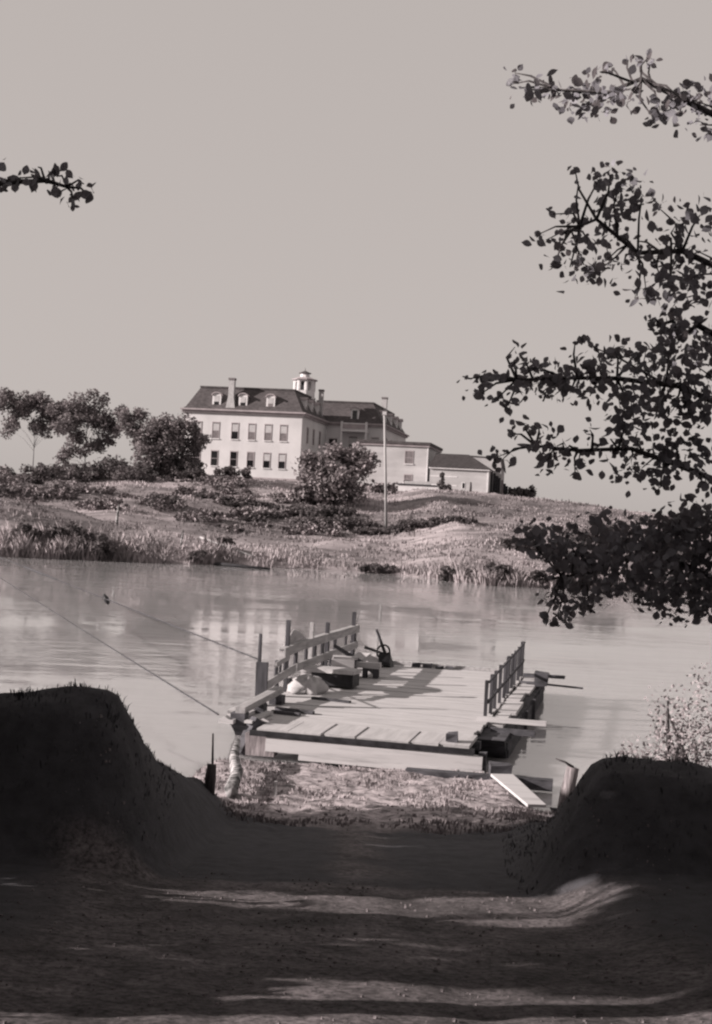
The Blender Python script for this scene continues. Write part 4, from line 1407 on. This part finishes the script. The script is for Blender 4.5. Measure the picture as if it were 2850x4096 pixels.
clumps_right = [
    # top bough
    (520, 88, 10, 6), (512, 84, 6, 3), (540, 94, 14, 14), (556, 92, 14, 14), (572, 95, 14, 16), (590, 92, 14, 18), (598, 103, 14, 26), (610, 100, 12, 20), (620, 92, 12, 12),
    (632, 95, 12, 12), (600, 72, 10, 5), (612, 68, 8, 4), (640, 62, 10, 5), (648, 58, 9, 5), (628, 60, 7, 2), (515, 73, 8, 3), (660, 110, 12, 15), (672, 104, 12, 17), (680, 98, 12, 12),
    (655, 120, 10, 7), (692, 100, 16, 24), (707, 105, 18, 30), (650, 65, 8, 4), (700, 125, 16, 14), (583, 100, 12, 12),
    # second bough
    (575, 170, 6, 2), (619, 187, 18, 30), (610, 176, 14, 16), (624, 209, 18, 30), (642, 196, 14, 14), (660, 209, 14, 12), (597, 183, 8, 4), (606, 223, 16, 13), (575, 232, 14, 15),
    (564, 240, 12, 13), (535, 236, 7, 3), (546, 240, 7, 3), (553, 214, 7, 3), (579, 218, 10, 6), (588, 241, 12, 8), (615, 236, 14, 13), (637, 241, 12, 9), (570, 267, 14, 15), (584, 265, 14, 24),
    (597, 272, 12, 16), (606, 261, 10, 9), (555, 263, 8, 4), (624, 263, 10, 11), (655, 263, 16, 24), (673, 267, 16, 26), (668, 236, 14, 15), (677, 223, 10, 7), (646, 290, 12, 15), (637, 296, 10, 11),
    (664, 287, 12, 15), (677, 303, 12, 15), (695, 250, 18, 30), (706, 285, 18, 36), (700, 215, 16, 18), (690, 275, 16, 26), (578, 186, 5, 2),
    # third
    (664, 330, 12, 17), (673, 321, 14, 22), (679, 339, 14, 24), (648, 321, 4, 2), (697, 325, 18, 36), (708, 350, 18, 40),
    # fourth, the long one
    (468, 379, 8, 5), (483, 383, 9, 9), (495, 379, 8, 7), (481, 394, 8, 6), (515, 347, 6, 2), (512, 363, 8, 5), (526, 361, 8, 6), (530, 383, 12, 17), (517, 390, 10, 11), (544, 374, 12, 21),
    (557, 383, 12, 21), (570, 370, 12, 21), (584, 379, 12, 21), (597, 365, 12, 19), (575, 343, 5, 2), (593, 347, 6, 3), (615, 352, 12, 17), (633, 356, 14, 23), (650, 370, 14, 25), (668, 356, 16, 28),
    (677, 379, 16, 30), (660, 392, 16, 30), (637, 401, 16, 34), (620, 405, 14, 28), (650, 414, 14, 26), (673, 410, 16, 30), (624, 417, 12, 18), (606, 383, 12, 16), (495, 401, 5, 2), (545, 393, 10, 8),
    (695, 365, 18, 40), (705, 400, 18, 40), (690, 415, 16, 30), (570, 393, 9, 6), (590, 396, 9, 6),
    # fifth
    (508, 405, 8, 7), (515, 434, 5, 3), (503, 459, 10, 9), (497, 457, 8, 7), (539, 428, 10, 9), (557, 446, 12, 11), (535, 450, 12, 13), (548, 459, 12, 15), (566, 450, 10, 11), (579, 459, 10, 9),
    (575, 472, 9, 6), (624, 428, 10, 7), (619, 439, 8, 5), (637, 434, 8, 5), (602, 446, 10, 9), (624, 454, 12, 15), (646, 450, 12, 15), (624, 466, 12, 17), (642, 468, 12, 17), (664, 459, 14, 22),
    (673, 446, 14, 20), (677, 472, 14, 20), (660, 486, 8, 7), (697, 455, 16, 30), (706, 475, 16, 26), (590, 430, 8, 5), (525, 425, 7, 4),
    # lowest, the densest
    (530, 535, 10, 15), (539, 544, 10, 17), (553, 548, 14, 30), (566, 539, 14, 30), (584, 548, 16, 40), (602, 548, 16, 40), (566, 575, 14, 28), (584, 570, 16, 36), (602, 566, 16, 36), (624, 548, 16, 44),
    (646, 539, 18, 50), (668, 535, 18, 55), (668, 557, 18, 55), (646, 566, 18, 50), (628, 579, 14, 28), (602, 521, 10, 8), (619, 526, 10, 8), (579, 593, 14, 24), (566, 606, 12, 16), (550, 599, 8, 7),
    (557, 617, 8, 7), (546, 617, 5, 3), (588, 606, 8, 5), (606, 593, 10, 9), (660, 593, 14, 24), (673, 602, 14, 26), (646, 597, 12, 16), (677, 579, 14, 28), (692, 530, 18, 60), (706, 550, 20, 70),
    (695, 575, 18, 55), (706, 520, 18, 50), (695, 600, 16, 36), (708, 595, 16, 40), (560, 592, 9, 6), (680, 520, 12, 14),
]


def bough_tree(name, base, clumps, trunk, label, seed, Yf, singles, sz=(0.03, 0.088), group=None):
    g = np.random.default_rng(seed)
    root = empty(name, base)
    base = Vector(base)
    tr = MB(seed)
    tr.tube([Vector(p) for p, r in trunk], [r for p, r in trunk], 10, 0.05)
    tr.build('trunk', M['bark'], root, True)
    P, S, small = [], [], []
    centres = []
    for (px, py, r, n) in clumps:
        Y = Yf(px, py) + g.normal() * 0.25
        c = at(px, py, Y) - base
        rm = r / FPX * Y
        centres.append(np.array(c))
        for _ in range(int(n * (2.3 if py > 505 else 1.5 if py > 340 else 1.35) + 0.5)):
            d = g.normal(size=3) * np.array([0.72, 1.0, 0.66])
            P.append(np.array(c) + d * rm)
            S.append(g.uniform(*sz))
            small.append(n <= 9)
    P = np.array(P); S = np.array(S); small = np.array(small)
    idx = np.where(small)[0][:singles]
    mask = np.ones(len(P), bool); mask[idx] = False
    V, F, _ = leaves_mesh(P[mask], S[mask], g)
    cr = raw_mesh('foliage', V, F, M['nearleaf'], root)
    cr['kind'] = 'stuff'
    me = bpy.data.meshes.new('leaf')
    me.from_pydata(LEAF.tolist(), [], [tuple(range(len(LEAF)))])
    me.materials.append(M['nearleaf'])
    Rm = rand_rot(len(idx), g)
    for k, i in enumerate(idx):
        o = bpy.data.objects.new('leaf', me)
        COL.objects.link(o)
        o.parent = root
        m = Matrix(Rm[k].tolist()).to_4x4() @ Matrix.Scale(float(S[i]), 4)
        o.matrix_local = Matrix.Translation(Vector(P[i])) @ m
    return root, np.array(centres), P


tb = Vector((4.35, 10.4, z_near(4.35, 10.4)))
trunk_r = [((0, 0, -0.5), 0.24), ((-0.05, 0, 0.8), 0.2), ((0.02, -0.05, 2.2), 0.17), ((-0.06, 0.0, 3.6), 0.14), ((0.05, 0, 5.0), 0.1), ((0.0, 0, 6.4), 0.06), ((-0.1, 0, 7.4), 0.02)]
treeR, cen, leafP = bough_tree('oak_tree', tb, clumps_right, trunk_r, '', 77, lambda px, py: 9.6 + 0.5 * math.sin(px * 0.05 + py * 0.03), 230)
tag(treeR, 'broadleaf tree overhanging the water from the right mound', 'tree')
# boughs: from the trunk out to the clumps of each tier, then twigs to every clump
tiers = [(20, 140, 508), (150, 312, 535), (313, 341, 648), (342, 420, 466), (421, 495, 497), (505, 630, 528)]
gb = np.random.default_rng(9)
px_py = [(c[0], c[1]) for c in clumps_right]
for lo, hi, _x in tiers:
    ids = [i for i, q in enumerate(px_py) if lo <= q[1] <= hi]
    C = cen[ids]
    order = np.argsort(-C[:, 0])
    C = C[order]
    zmean = float(np.mean(C[:, 2]))
    start = Vector((0, 0, max(0.6, zmean - 0.7)))
    # spine of the bough: smoothed run of the clump centres from the trunk outward
    spine = [start]
    nb = 4
    for k in range(nb):
        a, b = int(len(C) * k / nb), max(int(len(C) * k / nb) + 1, int(len(C) * (k + 1) / nb))
        spine.append(Vector(C[a:b].mean(0)))
    rad = [0.022 * (1 - k / (len(spine))) + 0.004 for k in range(len(spine))]
    bo = MB(int(lo)).tube(spine, rad, 6).build('bough', M['bark'], treeR, True)
    tw = MB(int(lo) + 1)
    for cpt in C:
        cpt = Vector(cpt)
        line = [spine[k].lerp(spine[k + 1], t) for k in range(len(spine) - 1) for t in (0, 0.25, 0.5, 0.75)]
        best = min(line, key=lambda s: (s - cpt).length + (0.6 if s.x < cpt.x - 0.05 else 0))
        mid = best.lerp(cpt, 0.55) + Vector((gb.normal() * 0.03, gb.normal() * 0.03, 0.03))
        tw.tube([best, mid, cpt], [0.011, 0.008, 0.004], 4)
    tag(tw.build('twigs', M['bark'], bo), kind='stuff')

# left tree: one bough tip reaches into the picture
tbl = Vector((-7.2, 8.6, z_near(-7.2, 8.6)))
clumps_left = [(58, 176, 10, 7), (67, 187, 9, 8), (84, 184, 6, 4), (74, 203, 6, 5), (45, 181, 8, 4), (90, 197, 5, 3), (38, 167, 8, 4), (52, 192, 8, 4), (30, 182, 9, 4), (18, 178, 12, 6), (5, 182, 14, 8)]
trunk_l = [((0, 0, -0.5), 0.28), ((0.05, 0, 1.2), 0.22), ((-0.05, 0, 3.0), 0.18), ((0.05, 0, 4.8), 0.12), ((0.0, 0, 6.4), 0.05)]
treeL, cenL, _p = bough_tree('oak_tree', tbl, clumps_left, trunk_l, '', 78, lambda px, py: 8.6, 60, sz=(0.035, 0.095))
tag(treeL, 'broadleaf tree whose bough tip enters at the left edge', 'tree')
sp = [Vector((0, 0, 3.0)), Vector((2.5, 0.0, 4.1)), Vector(cenL[10]), Vector(cenL[4]), Vector(cenL[1])]
bo = MB(300).tube(sp, [0.08, 0.05, 0.02, 0.012, 0.006], 6).build('bough', M['bark'], treeL, True)
tw = MB(301)
for cpt in cenL:
    cpt = Vector(cpt)
    best = min(sp[1:], key=lambda s: (s - cpt).length)
    if abs(best.z - cpt.z) > 0.3:
        best = Vector((-0.9 + cpt.x * 0.55, 0.0, cpt.z - 0.25 + 0.1 * math.sin(cpt.z * 9)))
    tw.tube([best, best.lerp(cpt, 0.6) + Vector((0, 0, 0.03)), cpt], [0.01, 0.007, 0.004], 4)
tag(tw.build('twigs', M['bark'], bo), kind='stuff')


# the wood the road comes out of: these trees stand beside and behind the camera and shade the cutting, some added only to darken it
SPOTS = [(-0.6, 1.0, 10.9, 11.9), (1.5, 3.4, 11.9, 12.2), (-0.3, 1.4, 9.6, 9.8), (-0.7, 2.6, 6.9, 8.2), (0.9, 2.2, 10.6, 10.75), (1.2, 2.8, 11.3, 11.4)]  # road patches kept sunlit by leaving leaf clumps out of the crowns


def shade_ok(p):
    """gaps are cut into the crowns so the low sun reaches chosen patches of the road"""
    zg = 2.0
    for _ in range(4):                     # follow the sun ray from the clump down to the road
        t = (p[2] - zg) / TO_SUN.z
        x, y = p[0] - TO_SUN.x * t, p[1] - TO_SUN.y * t
        zg = 3.4 - 0.1475 * min(20, max(0, y))
    for x0, x1, y0, y1 in SPOTS:
        if x0 - 0.55 < x < x1 + 0.55 and y0 - 0.36 < y < y1 + 0.36: return False
    return True


def keep(p):
    # outside the photograph's view and not too far toward the river
    x, y, z = p
    if y > -1.0 and z < 5 + 0.43 * max(y, 0) + 1.2 and abs(x) < 0.29 * max(y, 0) + 1.3: return False
    return shade_ok(p)


def wood_tree(x, y, hgt, rx, rz, n, label, seed, parent=None, per=26, leaf=0.22):
    g = np.random.default_rng(seed)
    zb = z_near(x, y)
    if parent is None:
        root = empty('oak_tree', (x, y, zb))
        tag(root, label, 'tree', 'trees of the wood around the road')
    else:
        root = parent
    c = np.array((x, y, zb + hgt - rz * 0.95))
    P = crown_points(c, rx, rx, rz, n, g, 0.6, cut=keep) - np.array((x, y, zb))
    if parent is None:
        tips = [P[i] for i in g.choice(len(P), 7, replace=False)]
        limb_tree(root, (0, 0, 0), hgt * 0.75, 0.2, tips, g)
    V, F = leaf_cloud(P, 0.42, per, leaf, g)
    raw_mesh('crown', V, F, M['nearleaf'], root)


wood_tree(tbl.x, tbl.y, 9.0, 4.2, 4.0, 230, '', 501, treeL)
wood_tree(-8.6, 12.6, 8.6, 3.9, 3.9, 230, 'leafy tree on the left bank nearest the river', 502)
wood_tree(-8.0, 3.6, 9.5, 4.2, 4.3, 230, 'leafy tree on the left bank beside the camera', 503)
wood_tree(-6.5, -2.5, 9.5, 4.2, 4.3, 200, 'leafy tree on the left bank behind the camera', 504)
wood_tree(5.6, 3.2, 9.5, 4.0, 4.2, 200, 'added shading tree on the right bank beside the camera', 505)  # unseen tree added to darken the foreground
wood_tree(5.0, -4.0, 10.0, 4.5, 4.5, 200, 'added shading tree on the right bank behind the camera', 506)  # also added out of view to keep sky light off the road
wood_tree(-13.5, 7.5, 10.5, 4.3, 4.8, 230, 'tall leafy tree further back on the left bank', 507)
wood_tree(-14.0, 13.0, 9.5, 4.0, 4.4, 200, 'tall leafy tree further back toward the river', 508)
# the part of the right tree that stands outside the picture
wood_tree(tb.x + 1.2, tb.y, 8.0, 3.0, 3.6, 150, '', 509, treeR, leaf=0.13)
# unseen tall crowns added over the road to block sky light
wood_tree(-4.8, 6.5, 15.0, 5.2, 2.6, 210, 'added tall shading tree arching over the road from the left bank', 510)
wood_tree(6.4, 8.0, 15.5, 5.6, 2.6, 210, 'added tall shading tree arching over the road from the right bank', 511)
wood_tree(-7.5, 14.5, 15.5, 5.0, 2.4, 150, 'added tall shading tree arching over the cutting nearer the river', 512)
wood_tree(5.6, 7.0, 5.0, 2.4, 2.4, 110, 'added low shading tree on the right bank under the arching tree', 513)  # added out of view to cut sky light from the right
wood_tree(7.6, 11.5, 6.5, 3.0, 3.0, 120, 'added shading tree on the right bank behind the overhanging one', 514)  # second unseen crown added against sky light on this side
wood_tree(0.5, -6.0, 11.0, 5.5, 4.5, 220, 'added shading tree beside the road behind the camera', 515)  # added behind the view to close off the sky over the road
wood_tree(-9.0, 17.7, 5.6, 2.9, 2.7, 130, 'low leafy tree on the left bank at the water side', 516)
# bushes added out of view on the left bank to block low sun rays
for k, (x, y, r, lab) in enumerate(((-5.0, 10.4, 1.5, 'added sun-blocking bush on the left bank beside the mound'), (-5.2, 7.2, 1.5, 'added sun-blocking bush on the left bank behind the first'),
                                    (-4.6, 12.4, 0.9, 'small added sun-blocking bush at the back of the left mound'))):
    bush('sun_blocker_bush', (x, y, z_near(x, y)), r, r, 0.72, 60, 40, 0.09, lab, 'bush', 'nearleaf', 'added sun-blocking bushes beside the road', 6, 900 + k)
# ragged turf along the rims of both mounds
pts, hs = [], []
gt = np.random.default_rng(71)
for k in range(70):
    if k % 2:
        cx, cy = -gt.uniform(2.2, 4.6), gt.uniform(12.9, 16.5)
    else:
        cx, cy = gt.uniform(2.5, 4.8), gt.uniform(13.0, 15.5)
    hh = gt.uniform(0.02, 0.085)
    for _ in range(26):
        x, y = cx + gt.normal() * 0.07, cy + gt.normal() * 0.07
        pts.append((x, y, z_near(x, y))); hs.append(hh)
tf = blades('turf', pts, hs, 0.006, M['bank'], gt, lean=0.9)
tag(tf, 'ragged turf tufts along the rims of the two mounds', 'grass', kind='stuff')

# where two plants of a kind would share a label, say which is which
by_label = {}
for o in COL.objects:
    if o.parent is None and o.get('group') in ('low scrub on the left slope', 'shadow stand-in strip on the far slope'):
        by_label.setdefault(o['label'], []).append(o)
for lab, os_ in by_label.items():
    if len(os_) > 1:
        os_.sort(key=lambda o: o.location.x)
        words = ['the left one', 'the right one'] if len(os_) == 2 else ['the left one', 'the middle one', 'the right one'] if len(os_) == 3 else ['%s from the left' % w for w in ('first', 'second', 'third', 'fourth', 'fifth', 'sixth')]
        for o, w in zip(os_, words):
            o['label'] = lab + ', ' + w
